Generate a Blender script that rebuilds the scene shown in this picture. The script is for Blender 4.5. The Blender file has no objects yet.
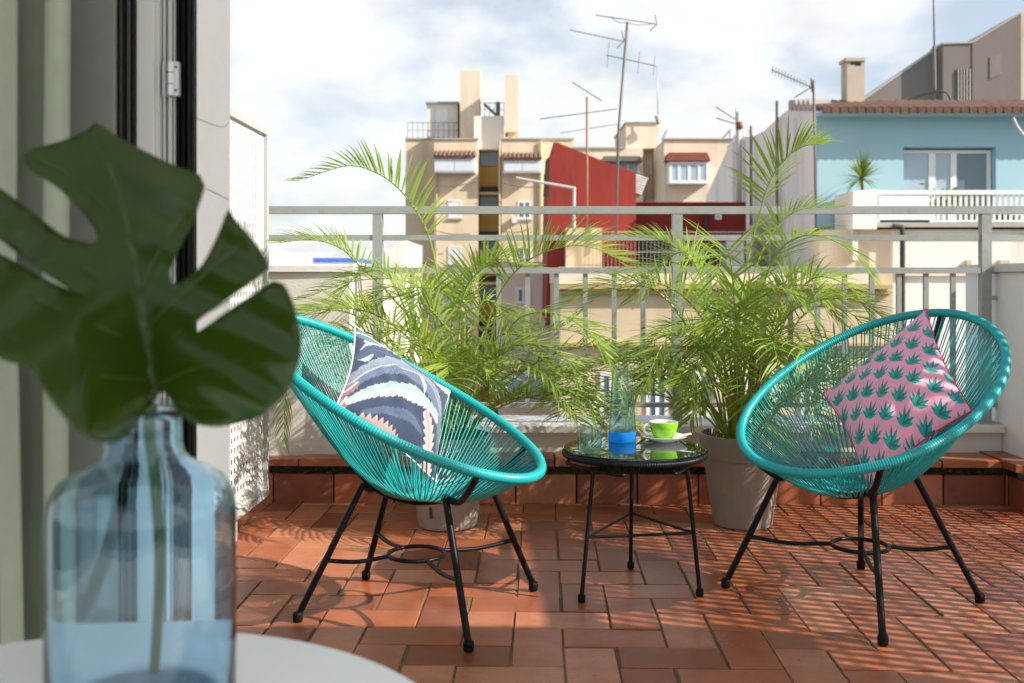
import bpy, bmesh, math, random
import numpy as np
from mathutils import Vector, Matrix
from mathutils.geometry import delaunay_2d_cdt

random.seed(7); RNG = np.random.default_rng(5)
scene = bpy.context.scene
COL = scene.collection
F = 1000.0; CX = 512.0; CY = 280.0; H = 1.0          # lens in pixels, principal point, eye height

def W(px, py, d):
    """point at distance d (m) seen at a place of the photograph"""
    return Vector(((px - CX) * d / F, d, H - (py - CY) * d / F))

# ------------------------------------------------------------------ materials
def new_mat(name):
    m = bpy.data.materials.new(name); m.use_nodes = True
    nt = m.node_tree; nt.nodes.clear()
    out = nt.nodes.new('ShaderNodeOutputMaterial')
    b = nt.nodes.new('ShaderNodeBsdfPrincipled')
    nt.links.new(b.outputs[0], out.inputs[0])
    return m, nt, b, out

def mat(name, col, rough=0.6, var=0.15, scale=6.0, bump=0.0, bscale=60.0, metallic=0.0, stain=None, stain_amt=0.0,
        stain_scale=2.0, stretch=(1, 1, 1), spec=0.5, rvar=0.0):
    m, nt, b, out = new_mat(name)
    N = nt.nodes; L = nt.links
    tc = N.new('ShaderNodeTexCoord')
    mp = N.new('ShaderNodeMapping'); mp.inputs['Scale'].default_value = stretch
    L.new(tc.outputs['Object'], mp.inputs['Vector'])
    n1 = N.new('ShaderNodeTexNoise'); n1.inputs['Scale'].default_value = scale; n1.inputs['Detail'].default_value = 6
    n1.inputs['Roughness'].default_value = 0.6
    L.new(mp.outputs[0], n1.inputs['Vector'])
    r = N.new('ShaderNodeMapRange'); r.inputs['From Min'].default_value = .25; r.inputs['From Max'].default_value = .75
    r.inputs['To Min'].default_value = 1 - var; r.inputs['To Max'].default_value = 1 + var
    L.new(n1.outputs['Fac'], r.inputs['Value'])
    mul = N.new('ShaderNodeVectorMath'); mul.operation = 'SCALE'
    mul.inputs[0].default_value = col[:3]
    L.new(r.outputs[0], mul.inputs['Scale'])
    c = mul.outputs[0]
    if stain:
        n2 = N.new('ShaderNodeTexNoise'); n2.inputs['Scale'].default_value = stain_scale; n2.inputs['Detail'].default_value = 8
        n2.inputs['Roughness'].default_value = 0.7
        L.new(mp.outputs[0], n2.inputs['Vector'])
        r2 = N.new('ShaderNodeMapRange'); r2.inputs['From Min'].default_value = .5; r2.inputs['From Max'].default_value = .72
        r2.inputs['To Max'].default_value = stain_amt
        L.new(n2.outputs['Fac'], r2.inputs['Value'])
        mx = N.new('ShaderNodeMix'); mx.data_type = 'RGBA'
        L.new(r2.outputs[0], mx.inputs['Factor']); L.new(c, mx.inputs['A']); mx.inputs['B'].default_value = (*stain, 1)
        c = mx.outputs['Result']
    L.new(c, b.inputs['Base Color'])
    b.inputs['Roughness'].default_value = rough; b.inputs['Metallic'].default_value = metallic
    b.inputs['Specular IOR Level'].default_value = spec
    if rvar:
        r3 = N.new('ShaderNodeMapRange'); r3.inputs['From Min'].default_value = .3; r3.inputs['From Max'].default_value = .7
        r3.inputs['To Min'].default_value = max(.02, rough - rvar); r3.inputs['To Max'].default_value = min(1, rough + rvar)
        L.new(n1.outputs['Fac'], r3.inputs['Value']); L.new(r3.outputs[0], b.inputs['Roughness'])
    if bump:
        nb = N.new('ShaderNodeTexNoise'); nb.inputs['Scale'].default_value = bscale; nb.inputs['Detail'].default_value = 4
        L.new(tc.outputs['Object'], nb.inputs['Vector'])
        bp = N.new('ShaderNodeBump'); bp.inputs['Strength'].default_value = bump; bp.inputs['Distance'].default_value = .01
        L.new(nb.outputs['Fac'], bp.inputs['Height']); L.new(bp.outputs[0], b.inputs['Normal'])
    return m

def glass_mat(name, col, rough=0.0, ior=1.45):
    m, nt, b, out = new_mat(name)
    b.inputs['Base Color'].default_value = (*col, 1); b.inputs['Roughness'].default_value = rough
    b.inputs['Transmission Weight'].default_value = 1.0; b.inputs['IOR'].default_value = ior
    return m

def leaf_mat(name, c0, c1, rough=.4, trans=.4, tcol=(.35, .45, .05), attr=True):
    m, nt, b, out = new_mat(name)
    N = nt.nodes; L = nt.links
    mx = N.new('ShaderNodeMix'); mx.data_type = 'RGBA'
    mx.inputs['A'].default_value = (*c0, 1); mx.inputs['B'].default_value = (*c1, 1)
    if attr:
        at = N.new('ShaderNodeAttribute'); at.attribute_name = 'tone'; L.new(at.outputs['Fac'], mx.inputs['Factor'])
    else:
        tc = N.new('ShaderNodeTexCoord'); n = N.new('ShaderNodeTexNoise'); n.inputs['Scale'].default_value = 9; n.inputs['Detail'].default_value = 5
        L.new(tc.outputs['Object'], n.inputs['Vector']); L.new(n.outputs['Fac'], mx.inputs['Factor'])
    L.new(mx.outputs['Result'], b.inputs['Base Color'])
    b.inputs['Roughness'].default_value = rough
    tr = N.new('ShaderNodeBsdfTranslucent'); tr.inputs['Color'].default_value = (*tcol, 1)
    ms = N.new('ShaderNodeMixShader'); ms.inputs[0].default_value = trans
    L.new(b.outputs[0], ms.inputs[1]); L.new(tr.outputs[0], ms.inputs[2]); L.new(ms.outputs[0], out.inputs[0])
    return m

def attr_mat(name, attr='Col', rough=.8, bump=.3, bscale=900, sheen=.3):
    m, nt, b, out = new_mat(name)
    N = nt.nodes; L = nt.links
    at = N.new('ShaderNodeAttribute'); at.attribute_name = attr
    L.new(at.outputs['Color'], b.inputs['Base Color'])
    b.inputs['Roughness'].default_value = rough; b.inputs['Sheen Weight'].default_value = sheen
    tc = N.new('ShaderNodeTexCoord'); nb = N.new('ShaderNodeTexNoise'); nb.inputs['Scale'].default_value = bscale
    L.new(tc.outputs['Object'], nb.inputs['Vector'])
    nb2 = N.new('ShaderNodeTexNoise'); nb2.inputs['Scale'].default_value = 14; nb2.inputs['Detail'].default_value = 3
    L.new(tc.outputs['Object'], nb2.inputs['Vector'])
    ad = N.new('ShaderNodeMath'); ad.operation = 'MULTIPLY_ADD'; ad.inputs[1].default_value = .1
    L.new(nb.outputs['Fac'], ad.inputs[0]); L.new(nb2.outputs['Fac'], ad.inputs[2])
    bp = N.new('ShaderNodeBump'); bp.inputs['Strength'].default_value = bump; bp.inputs['Distance'].default_value = .02
    L.new(ad.outputs[0], bp.inputs['Height']); L.new(bp.outputs[0], b.inputs['Normal'])
    return m

def tile_mat(name):
    """terracotta with a tone of its own for every tile"""
    m, nt, b, out = new_mat(name)
    N = nt.nodes; L = nt.links
    tc = N.new('ShaderNodeTexCoord')
    at = N.new('ShaderNodeAttribute'); at.attribute_name = 'tone'
    ramp = N.new('ShaderNodeValToRGB')
    e = ramp.color_ramp.elements
    e[0].position = 0; e[0].color = (.19, .050, .022, 1); e[1].position = 1; e[1].color = (.47, .18, .095, 1)
    k = ramp.color_ramp.elements.new(.5); k.color = (.36, .103, .042, 1)
    L.new(at.outputs['Fac'], ramp.inputs[0])
    n = N.new('ShaderNodeTexNoise'); n.inputs['Scale'].default_value = 9; n.inputs['Detail'].default_value = 8; n.inputs['Roughness'].default_value = .65
    L.new(tc.outputs['Object'], n.inputs['Vector'])
    r = N.new('ShaderNodeMapRange'); r.inputs['From Min'].default_value = .3; r.inputs['From Max'].default_value = .7
    r.inputs['To Min'].default_value = .8; r.inputs['To Max'].default_value = 1.18
    L.new(n.outputs['Fac'], r.inputs['Value'])
    sc = N.new('ShaderNodeVectorMath'); sc.operation = 'SCALE'
    L.new(ramp.outputs[0], sc.inputs[0]); L.new(r.outputs[0], sc.inputs['Scale'])
    # pale dusty bloom and dark specks
    n2 = N.new('ShaderNodeTexNoise'); n2.inputs['Scale'].default_value = 2.3; n2.inputs['Detail'].default_value = 6
    L.new(tc.outputs['Object'], n2.inputs['Vector'])
    r2 = N.new('ShaderNodeMapRange'); r2.inputs['From Min'].default_value = .52; r2.inputs['From Max'].default_value = .75; r2.inputs['To Max'].default_value = .35
    L.new(n2.outputs['Fac'], r2.inputs['Value'])
    mx = N.new('ShaderNodeMix'); mx.data_type = 'RGBA'; mx.inputs['B'].default_value = (.43, .24, .165, 1)
    L.new(r2.outputs[0], mx.inputs['Factor']); L.new(sc.outputs[0], mx.inputs['A'])
    n3 = N.new('ShaderNodeTexNoise'); n3.inputs['Scale'].default_value = 70; n3.inputs['Detail'].default_value = 2
    L.new(tc.outputs['Object'], n3.inputs['Vector'])
    r3 = N.new('ShaderNodeMapRange'); r3.inputs['From Min'].default_value = .66; r3.inputs['From Max'].default_value = .74; r3.inputs['To Max'].default_value = .55
    L.new(n3.outputs['Fac'], r3.inputs['Value'])
    mx2 = N.new('ShaderNodeMix'); mx2.data_type = 'RGBA'; mx2.inputs['B'].default_value = (.12, .05, .03, 1)
    L.new(r3.outputs[0], mx2.inputs['Factor']); L.new(mx.outputs['Result'], mx2.inputs['A'])
    L.new(mx2.outputs['Result'], b.inputs['Base Color'])
    rr = N.new('ShaderNodeMapRange'); rr.inputs['From Min'].default_value = .3; rr.inputs['From Max'].default_value = .7
    rr.inputs['To Min'].default_value = .24; rr.inputs['To Max'].default_value = .5
    L.new(n2.outputs['Fac'], rr.inputs['Value']); L.new(rr.outputs[0], b.inputs['Roughness'])
    bp = N.new('ShaderNodeBump'); bp.inputs['Strength'].default_value = .12; bp.inputs['Distance'].default_value = .01
    L.new(n.outputs['Fac'], bp.inputs['Height']); L.new(bp.outputs[0], b.inputs['Normal'])
    return m

# ------------------------------------------------------------------ mesh builder
ORI = {}
class MB:
    def __init__(s): s.v = []; s.f = []; s.tone = []; s.t = None
    def add(s, vs, fs):
        o = len(s.v); s.v += [tuple(p) for p in vs]; s.f += [tuple(i + o for i in f) for f in fs]
        if s.t is not None: s.tone += [s.t] * len(vs)
        return s
    def box(s, x0, x1, y0, y1, z0, z1):
        if x0 > x1: x0, x1 = x1, x0
        if y0 > y1: y0, y1 = y1, y0
        if z0 > z1: z0, z1 = z1, z0
        return s.add([(x0,y0,z0),(x1,y0,z0),(x1,y1,z0),(x0,y1,z0),(x0,y0,z1),(x1,y0,z1),(x1,y1,z1),(x0,y1,z1)],
              [(3,2,1,0),(4,5,6,7),(0,1,5,4),(1,2,6,5),(2,3,7,6),(3,0,4,7)])
    def cham(s, x0, x1, y0, y1, z0, z1, c):
        """box with a chamfered top edge"""
        return s.add([(x0,y0,z0),(x1,y0,z0),(x1,y1,z0),(x0,y1,z0),(x0,y0,z1-c),(x1,y0,z1-c),(x1,y1,z1-c),(x0,y1,z1-c),
                      (x0+c,y0+c,z1),(x1-c,y0+c,z1),(x1-c,y1-c,z1),(x0+c,y1-c,z1)],
              [(3,2,1,0),(0,1,5,4),(1,2,6,5),(2,3,7,6),(3,0,4,7),(4,5,9,8),(5,6,10,9),(6,7,11,10),(7,4,8,11),(8,9,10,11)])
    def pbox(s, px0, px1, py0, py1, d, dd):
        """box whose front face fills a stretch of the view at distance d"""
        a = W(px0, py0, d); b = W(px1, py1, d)
        return s.box(a.x, b.x, d, d + dd, b.z, a.z)
    def prism(s, poly, y0, y1):
        """poly [(x,z)] extruded along y"""
        n = len(poly)
        ar = sum(poly[i][0]*poly[(i+1)%n][1]-poly[(i+1)%n][0]*poly[i][1] for i in range(n))
        if ar < 0: poly = poly[::-1]
        vs = [(x, y0, z) for x, z in poly] + [(x, y1, z) for x, z in poly]
        fs = [tuple(range(n)), tuple(range(2*n-1, n-1, -1))] + [((i+1)%n, i, i+n, (i+1)%n+n) for i in range(n)]
        return s.add(vs, fs)
    def pprism(s, pts, d, dd):
        return s.prism([(W(x, y, d).x, W(x, y, d).z) for x, y in pts], d, d + dd)
    def tube(s, pts, r, n=8, closed=False, caps=True, rfun=None):
        pts = [Vector(p) for p in pts]; k = len(pts); rings = []
        up = Vector((0, 0, 1)); prev = None
        for i, p in enumerate(pts):
            if closed: t = pts[(i+1) % k] - pts[i-1]
            else: t = pts[min(i+1, k-1)] - pts[max(i-1, 0)]
            t.normalize()
            if prev is None:
                a = t.cross(up)
                if a.length < .1: a = t.cross(Vector((1, 0, 0)))
            else: a = prev - t * prev.dot(t)
            a.normalize(); prev = a; b = t.cross(a)
            rr = rfun(i) if rfun else (r[i] if isinstance(r, (list, tuple)) else r)
            rings.append([p + (a*math.cos(2*math.pi*j/n) + b*math.sin(2*math.pi*j/n)) * rr for j in range(n)])
        vs = [q for R in rings for q in R]; fs = []
        for i in range(k if closed else k-1):
            i2 = (i+1) % k
            for j in range(n):
                fs.append((i*n+j, i*n+(j+1)%n, i2*n+(j+1)%n, i2*n+j))
        if caps and not closed:
            fs.append(tuple(range(n-1, -1, -1))); fs.append(tuple((k-1)*n+j for j in range(n)))
        return s.add(vs, fs)
    def lathe(s, prof, n=48, c=(0, 0, 0), cap0=True, cap1=False):
        vs = []; fs = []
        for r, z in prof:
            for j in range(n):
                a = 2*math.pi*j/n; vs.append((c[0]+r*math.cos(a), c[1]+r*math.sin(a), c[2]+z))
        for i in range(len(prof)-1):
            for j in range(n):
                fs.append((i*n+j, i*n+(j+1)%n, (i+1)*n+(j+1)%n, (i+1)*n+j))
        if cap0: fs.append(tuple(range(n-1, -1, -1)))
        if cap1: fs.append(tuple((len(prof)-1)*n+j for j in range(n)))
        return s.add(vs, fs)
    def build(s, name, m, parent=None, smooth=False, rot=None, autos=None):
        """links everything added so far as ONE mesh object (coordinates are the world's)"""
        o0 = ORI.get(parent.name, Vector()) if parent else Vector()
        me = bpy.data.meshes.new(name)
        vs = s.v
        if parent and o0.length: vs = [(x-o0.x, y-o0.y, z-o0.z) for x, y, z in vs]
        me.from_pydata(vs, [], s.f); me.update()
        for mm in (m if isinstance(m, (list, tuple)) else [m]): me.materials.append(mm)
        if s.tone:
            at = me.attributes.new('tone', 'FLOAT', 'POINT'); at.data.foreach_set('value', np.array(s.tone, dtype=np.float32))
        if smooth:
            me.polygons.foreach_set('use_smooth', [True]*len(me.polygons))
            if autos: 
                me.set_sharp_from_angle(angle=math.radians(autos))
        o = bpy.data.objects.new(name, me); COL.objects.link(o)
        if parent: o.parent = parent; ORI[o.name] = o0.copy()
        elif rot is not None: o.rotation_euler.z = rot
        return o

def thing(name, loc, label, cat, group=None, rz=0):
    o = bpy.data.objects.new(name, None); COL.objects.link(o); o.location = loc; o.rotation_euler.z = rz
    o.empty_display_size = .1
    o['label'] = label; o['category'] = cat
    if group: o['group'] = group
    ORI[o.name] = Vector(loc)
    return o
def tag(o, label, cat, group=None):
    o['label'] = label; o['category'] = cat
    if group: o['group'] = group
    return o
def struct(o): o['kind'] = 'structure'; return o

def spline(pts, n):
    """Catmull-Rom through points"""
    P = [Vector(p) for p in pts]; P = [P[0]*2-P[1]] + P + [P[-1]*2-P[-2]]; out = []
    segs = len(P)-3
    for i in range(n):
        u = i/(n-1)*segs; k = min(int(u), segs-1); t = u-k
        a, b, c, d = P[k:k+4]
        out.append(.5*((2*b)+(c-a)*t+(2*a-5*b+4*c-d)*t*t+(3*b-a-3*c+d)*t**3))
    return out

YAW = math.radians(.7)
def terr(o): o.rotation_euler.z = -YAW; return o        # the terrace is turned a little from the view

# ------------------------------------------------------------------ palette
M_tile = tile_mat('terracotta')
M_grout = mat('grout', (.12, .085, .05), .9, .45, 5, .5, 80, stain=(.19, .26, .03), stain_amt=1.0, stain_scale=1.5)
M_moss = mat('moss', (.035, .04, .012), .95, .5, 20, .9, 60, stain=(.12, .15, .02), stain_amt=.8, stain_scale=6)
M_plaster = mat('plaster_offwhite', (.62, .59, .53), .85, .08, 3, .15, 90, stain=(.42, .38, .32), stain_amt=.45, stain_scale=1.5)
M_white = mat('plaster_white', (.88, .87, .845), .85, .05, 2, .1, 120, stain=(.6, .57, .52), stain_amt=.35, stain_scale=2)
M_sill = mat('sill_stone', (.66, .64, .60), .6, .08, 8, .1, 80, stain=(.4, .38, .34), stain_amt=.4, stain_scale=4)
M_rail = mat('rail_paint', (.30, .32, .305), .45, .06, 10, stain=(.20, .19, .165), stain_amt=.6, stain_scale=11)
M_screen = mat('screen_paint', (.62, .62, .61), .5, .03, 3)
M_scrfr = mat('screen_frame', (.40, .40, .39), .5, .05, 5)
M_black = mat('black_steel', (.006, .0065, .007), .4, .2, 20, spec=.18)
M_rubber = mat('rubber', (.006, .006, .006), .6, .1, 20, spec=.15)
M_teal = mat('teal_cord', (.005, .35, .345), .28, .12, 9, .1, 300)
M_tealrim = mat('teal_rim', (.005, .33, .33), .3, .08, 6)
M_pot = mat('pot_taupe', (.25, .205, .175), .55, .08, 5, .08, 200, stain=(.36, .31, .26), stain_amt=.6, stain_scale=5, stretch=(1, 1, .4))
M_soil = mat('soil', (.04, .028, .018), .95, .4, 40, 1, 60)
M_cane = mat('palm_cane', (.22, .17, .05), .6, .35, 18, .2, 60)
M_palm = leaf_mat('palm_leaf', (.075, .15, .018), (.34, .40, .06), .34, .40, (.42, .57, .08))
def _ramp():
    nt = M_palm.node_tree; mx = [n for n in nt.nodes if n.type == 'MIX'][0]; at = [n for n in nt.nodes if n.type == 'ATTRIBUTE'][0]
    rp = nt.nodes.new('ShaderNodeValToRGB'); e = rp.color_ramp.elements
    e[0].position = 0; e[0].color = (.06, .13, .018, 1); e[1].position = 1; e[1].color = (.36, .25, .10, 1)
    for p, c in ((.45, (.17, .30, .036, 1)), (.82, (.37, .46, .09, 1)), (.90, (.40, .36, .09, 1))): rp.color_ramp.elements.new(p).color = c
    nt.links.new(at.outputs['Fac'], rp.inputs[0])
    for l in list(mx.outputs['Result'].links): nt.links.new(rp.outputs[0], l.to_socket)
_ramp()
M_yucca = leaf_mat('yucca_leaf', (.10, .17, .03), (.2, .26, .06), .45, .25)
M_monst = leaf_mat('monstera_leaf', (.016, .046, .003), (.036, .082, .006), .26, .42, (.22, .30, .012), attr=False)
def _lbump():
    nt = M_monst.node_tree; N = nt.nodes; tc = N.new('ShaderNodeTexCoord'); n1 = N.new('ShaderNodeTexNoise'); n1.inputs['Scale'].default_value = 26; n1.inputs['Detail'].default_value = 3
    wv = N.new('ShaderNodeTexWave'); wv.inputs['Scale'].default_value = 5; wv.inputs['Distortion'].default_value = 3; wv.bands_direction = 'DIAGONAL'
    mp = N.new('ShaderNodeMapping'); mp.inputs['Scale'].default_value = (1, .2, 1.6); nt.links.new(tc.outputs['Object'], mp.inputs[0]); nt.links.new(mp.outputs[0], wv.inputs[0]); nt.links.new(tc.outputs['Object'], n1.inputs['Vector'])
    a = N.new('ShaderNodeMath'); a.operation = 'MULTIPLY_ADD'; a.inputs[1].default_value = .5; nt.links.new(n1.outputs['Fac'], a.inputs[0]); nt.links.new(wv.outputs['Fac'], a.inputs[2])
    bp = N.new('ShaderNodeBump'); bp.inputs['Strength'].default_value = .3; bp.inputs['Distance'].default_value = .006
    nt.links.new(a.outputs[0], bp.inputs['Height']); nt.links.new(bp.outputs[0], N['Principled BSDF'].inputs['Normal'])
_lbump()
M_monst.node_tree.nodes['Principled BSDF'].inputs['Specular IOR Level'].default_value = .5
M_vein = mat('leaf_vein', (.055, .10, .014), .4, .1, 20)
M_tabletop = mat('table_white', (.88, .89, .90), .35, .02, 4)
M_vase = glass_mat('vase_glass', (.64, .86, .99))
def thin_glass(name, tint, ior=1.45, refl=.9):
    m, nt, b, out = new_mat(name); N = nt.nodes; L = nt.links
    tr = N.new('ShaderNodeBsdfTransparent'); tr.inputs[0].default_value = (*tint, 1)
    gl = N.new('ShaderNodeBsdfGlossy'); gl.inputs['Roughness'].default_value = .02; gl.inputs['Color'].default_value = (refl, refl, refl, 1)
    fr = N.new('ShaderNodeFresnel'); ge = N.new('ShaderNodeNewGeometry'); mr = N.new('ShaderNodeMapRange'); mr.inputs['To Min'].default_value = ior; mr.inputs['To Max'].default_value = 1/ior
    L.new(ge.outputs['Backfacing'], mr.inputs['Value']); L.new(mr.outputs[0], fr.inputs['IOR'])
    ms = N.new('ShaderNodeMixShader'); L.new(fr.outputs[0], ms.inputs[0]); L.new(tr.outputs[0], ms.inputs[1]); L.new(gl.outputs[0], ms.inputs[2]); L.new(ms.outputs[0], out.inputs[0])
    return m
M_clear = thin_glass('clear_glass', (.90, .965, .95), 1.6)
M_topglass = glass_mat('table_glass', (.74, .94, .88), 0, 1.75)
M_water = thin_glass('water', (.80, .93, .95), 1.4)
M_bluebase = leaf_mat('blue_glass', (.01, .24, .74), (.04, .44, .90), .04, .65, (.05, .50, 1.0), attr=False)
M_cupgreen = mat('cup_green', (.20, .46, .012), .18, .05, 12)
M_china = mat('china', (.85, .84, .82), .2, .02, 5)
M_coffee = mat('milk_foam', (.62, .45, .30), .6, .25, 60)
M_curtain = mat('curtain', (.27, .305, .235), .9, .05, 30, .1, 700)
M_curt2 = mat('curtain_grey', (.22, .235, .215), .9, .05, 30, .1, 700)
M_doorblk = mat('door_gasket', (.008, .0075, .0075), .6, .3, 30, .4, 90, spec=.15)
M_alu = mat('aluminium', (.55, .55, .53), .4, .05, 10, metallic=.3)
M_alud = mat('aluminium_hinge', (.62, .62, .60), .3, .05, 10, metallic=.8)
M_crack = mat('crack', (.30, .28, .25), .9, .2, 20)
M_room = mat('room_plaster', (.86, .85, .82), .9, .04, 2)
M_roomfl = mat('room_floor', (.80, .78, .74), .5, .2, 4)
# town
M_tan = mat('facade_tan', (.72, .59, .42), .9, .08, .6, .1, 20, stain=(.50, .39, .26), stain_amt=.75, stain_scale=.9, stretch=(1, 1, .12))
M_tan2 = mat('facade_cream', (.76, .64, .50), .9, .06, .6, .1, 20, stain=(.56, .46, .34), stain_amt=.75, stain_scale=.9, stretch=(1, 1, .12))
M_ochre = mat('lightwell_ochre', (.48, .31, .09), .9, .1, .8)
M_towerw = mat('tower_white', (.80, .76, .68), .9, .05, .6, stain=(.6, .5, .38), stain_amt=.4, stain_scale=.5, stretch=(1, 1, .3))
M_copr = mat('coping_grey', (.42, .39, .34), .9, .1, 1)
M_red = mat('facade_red', (.27, .028, .019), .85, .18, 1.2, .3, 8, stain=(.11, .012, .010), stain_amt=.8, stain_scale=1.3, stretch=(1, 1, .16))  # dark streaks: wall stains together with painted-in shadow streaks of the poles
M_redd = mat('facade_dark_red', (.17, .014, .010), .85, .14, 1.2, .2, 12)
M_blue = mat('facade_blue', (.35, .55, .63), .85, .04, .8, .08, 20, stain=(.27, .47, .55), stain_amt=.4, stain_scale=.4)
M_greyw = mat('party_grey', (.80, .79, .77), .9, .07, 1, .15, 14, stain=(.33, .31, .29), stain_amt=.55, stain_scale=.5, stretch=(1, 1, .2))
M_brown = mat('render_brown', (.19, .16, .142), .9, .07, 1, .15, 14, stain=(.12, .10, .09), stain_amt=.6, stain_scale=.5, stretch=(1, 1, .25))
M_towww = mat('town_white', (.82, .79, .74), .9, .05, .7, .05, 20, stain=(.62, .56, .47), stain_amt=.7, stain_scale=.9, stretch=(1, 1, .12))
M_beige = mat('facade_beige', (.62, .50, .33), .9, .09, .8, .1, 20, stain=(.45, .34, .20), stain_amt=.8, stain_scale=.9, stretch=(1, 1, .12))
M_pinkw = mat('parapet_pink', (.76, .63, .52), .9, .06, .8)
M_roof = mat('roof_tile', (.21, .115, .078), .85, .3, 2.5, .3, 10, stain=(.10, .065, .05), stain_amt=.9, stain_scale=1.8)
M_awn = mat('awning_red', (.26, .07, .05), .8, .15, 3)
M_frame = mat('window_white', (.80, .80, .79), .5, .03, 3)
M_shut = mat('shutter_white', (.78, .79, .80), .6, .04, 3)
M_pane = mat('window_pane', (.10, .16, .21), .08, .2, .5, spec=.8)
M_panel = mat('window_pale', (.36, .47, .56), .15, .1, .4, spec=.6)
M_dark = mat('dark_opening', (.03, .028, .026), .6, .3, 2)
M_ant = mat('antenna_metal', (.16, .14, .13), .5, .2, 3)
M_antl = mat('antenna_pale', (.5, .5, .5), .4, .1, 3, metallic=.4)
M_rust = mat('rusty_pole', (.36, .18, .10), .8, .3, 3)
M_conc = mat('chimney_render', (.50, .43, .34), .9, .1, 2, .1, 20, stain=(.33, .28, .22), stain_amt=.5, stain_scale=1.5, stretch=(1, 1, .4))
M_bluestripe = mat('blue_paint', (.05, .14, .5), .6, .1, 3)
M_ground = mat('asphalt', (.06, .06, .058), .9, .2, .3)
M_pipe = mat('white_pipe', (.5, .5, .49), .5, .05, 3)

# ------------------------------------------------------------------ terrace floor: herringbone tiles, one sheet of tiles on a bed of grout
TW = .1414; TL = .2828
fl = MB(); gap = .0042
X0, X1, Y0, Y1 = -3.0, 3.6, 1.72, 4.50
def tile(x, y, w, l, mb, x0=X0, x1=X1, y0=Y0, y1=Y1):
    a, b, c, d = x+gap, x+w-gap, y+gap, y+l-gap
    a = max(a, x0); b = min(b, x1); c = max(c, y0); d = min(d, y1)
    if b-a < .03 or d-c < .03: return
    mb.t = min(1, max(0, random.gauss(.52, .26)))
    o = len(mb.v); dz = random.uniform(-.0012, .0012)
    j = lambda: random.uniform(-.0022, .0022)
    mb.cham(a+j(), b+j(), c+j(), d+j(), -.02, dz, .0022)
    tx, ty = random.gauss(0, .005), random.gauss(0, .005); xc, yc = (a+b)/2, (c+d)/2
    rot = random.gauss(0, .005)
    for i in range(o, len(mb.v)):
        vx, vy, vz = mb.v[i]
        mb.v[i] = (xc+(vx-xc)-(vy-yc)*rot, yc+(vy-yc)+(vx-xc)*rot, vz+(vx-xc)*tx+(vy-yc)*ty)
gap = .0034
s = TW
def herring(mb, ox, oy):
    # cells: horizontal tile at (i,j),(i+1,j); vertical tile at (i,j),(i,j+1) by the rule (i - j) mod 4
    for j in range(-2, 36):
        for i in range(-28, 32):
            k = (i + j) % 4
            x, y = ox + i*s, oy + j*s
            if k == 0: tile(x, y, 2*s, s, mb)
            elif k == 2: tile(x, y, s, 2*s, mb)
herring(fl, .06, 1.60)
floor = struct(fl.build('floor', M_tile)); floor.rotation_euler.z = -math.radians(1.7)
g = MB(); g.box(-3.2, 3.7, 1.72, 4.75, -.05, -.0042)
gr = struct(terr(g.build('grout_bed', M_grout)))

# tiled ledge
def boxtiles(mb, xs, y0, y1, z0, z1, jit=.002):
    for a, b in zip(xs[:-1], xs[1:]):
        mb.t = min(1, max(0, random.gauss(.45, .25))); j = random.uniform(-jit, jit)
        mb.cham(a+.004, b-.004, y0+j, y1, z0, z1+random.uniform(-jit, jit), .003)
ledge = thing('tiled_ledge', (0, 4.6, 0), 'low terracotta tile ledge along the foot of the back wall, mossy under its cap', 'ledge', rz=-YAW)
ORI['tiled_ledge'] = Vector((0, 0, 0)); ledge.location = (0, 0, 0)
rs = MB(); xs = [-3.0 + .272*i - .03 for i in range(20)]
xs = [x for x in xs if x < 2.14] + [2.155]
boxtiles(rs, xs, 4.475, 4.51, -.01, .132)
boxtiles(rs, [2.172, 2.46, 2.74, 3.0], 4.345, 4.38, -.01, .128)
rs.t = .4; rs.cham(2.155, 2.17, 4.33, 4.475, -.01, .13, .003)
rs.build('riser', M_tile, ledge)
cp = MB(); x = -3.0; cxs = [x]
while cxs[-1] < 2.08: cxs.append(cxs[-1] + .285)
cxs[-1] = 2.11
boxtiles(cp, cxs, 4.44, 4.66, .172, .203, .005)
boxtiles(cp, [2.10, 2.4, 2.7, 3.0], 4.30, 4.66, .176, .207, .004)
cp.build('cap', M_tile, ledge)
bk = MB(); bk.box(-3, 2.9, 4.512, 4.66, -.02, .168); bk.build('backing', M_moss, ledge)
ms = MB()
for i in range(900):
    xx = random.uniform(-3, 2.8); 
    dens = .25 + .75*max(0, math.sin(xx*2.1+.4))
    if random.random() > dens: continue
    zz = random.uniform(.135, .172); yy = (4.5 if xx < 2.15 else 4.38) - random.uniform(0, .035)
    rr = random.uniform(.006, .016)
    ms.lathe([(0.001, -rr*.5), (rr, -rr*.2), (rr*.8, rr*.4), (0.001, rr*.6)], 6, (xx, yy, zz), False)
ob = ms.build('moss', M_moss, ledge, True); ob['kind'] = 'stuff'

# walls of the terrace edge
lw = thing('parapet_wall', (-2, 4.7, 0), 'solid plastered parapet at the left end of the railing, topped by a grey coping', 'wall', rz=0)
b = MB(); b.box(-3.2, -.737, 4.56, 4.92, -.05, 1.035); terr(b.build('wall', M_plaster, lw)); 
b = MB(); b.cham(-3.2, -.722, 4.53, 4.95, 1.037, 1.07, .006); b.build('coping', M_sill, lw)
low = thing('low_wall', (.7, 4.75, 0), 'low plastered wall with a wide pale sill carrying the grey railing', 'wall')
b = MB(); b.box(-.735, 2.265, 4.625, 4.92, -.05, .298); b.build('wall', M_plaster, low)
b = MB()
for a, c in ((-.733, -.2), (-.196, .55), (.554, 1.3), (1.304, 2.0), (2.004, 2.262)): b.cham(a, c, 4.585, 4.95, .30, .332, .004)
b.build('sill', M_sill, low)
pier = thing('wall_pier', (2.6, 4.7, 0), 'white plastered pier with grey coping at the right end of the railing', 'wall')
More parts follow.
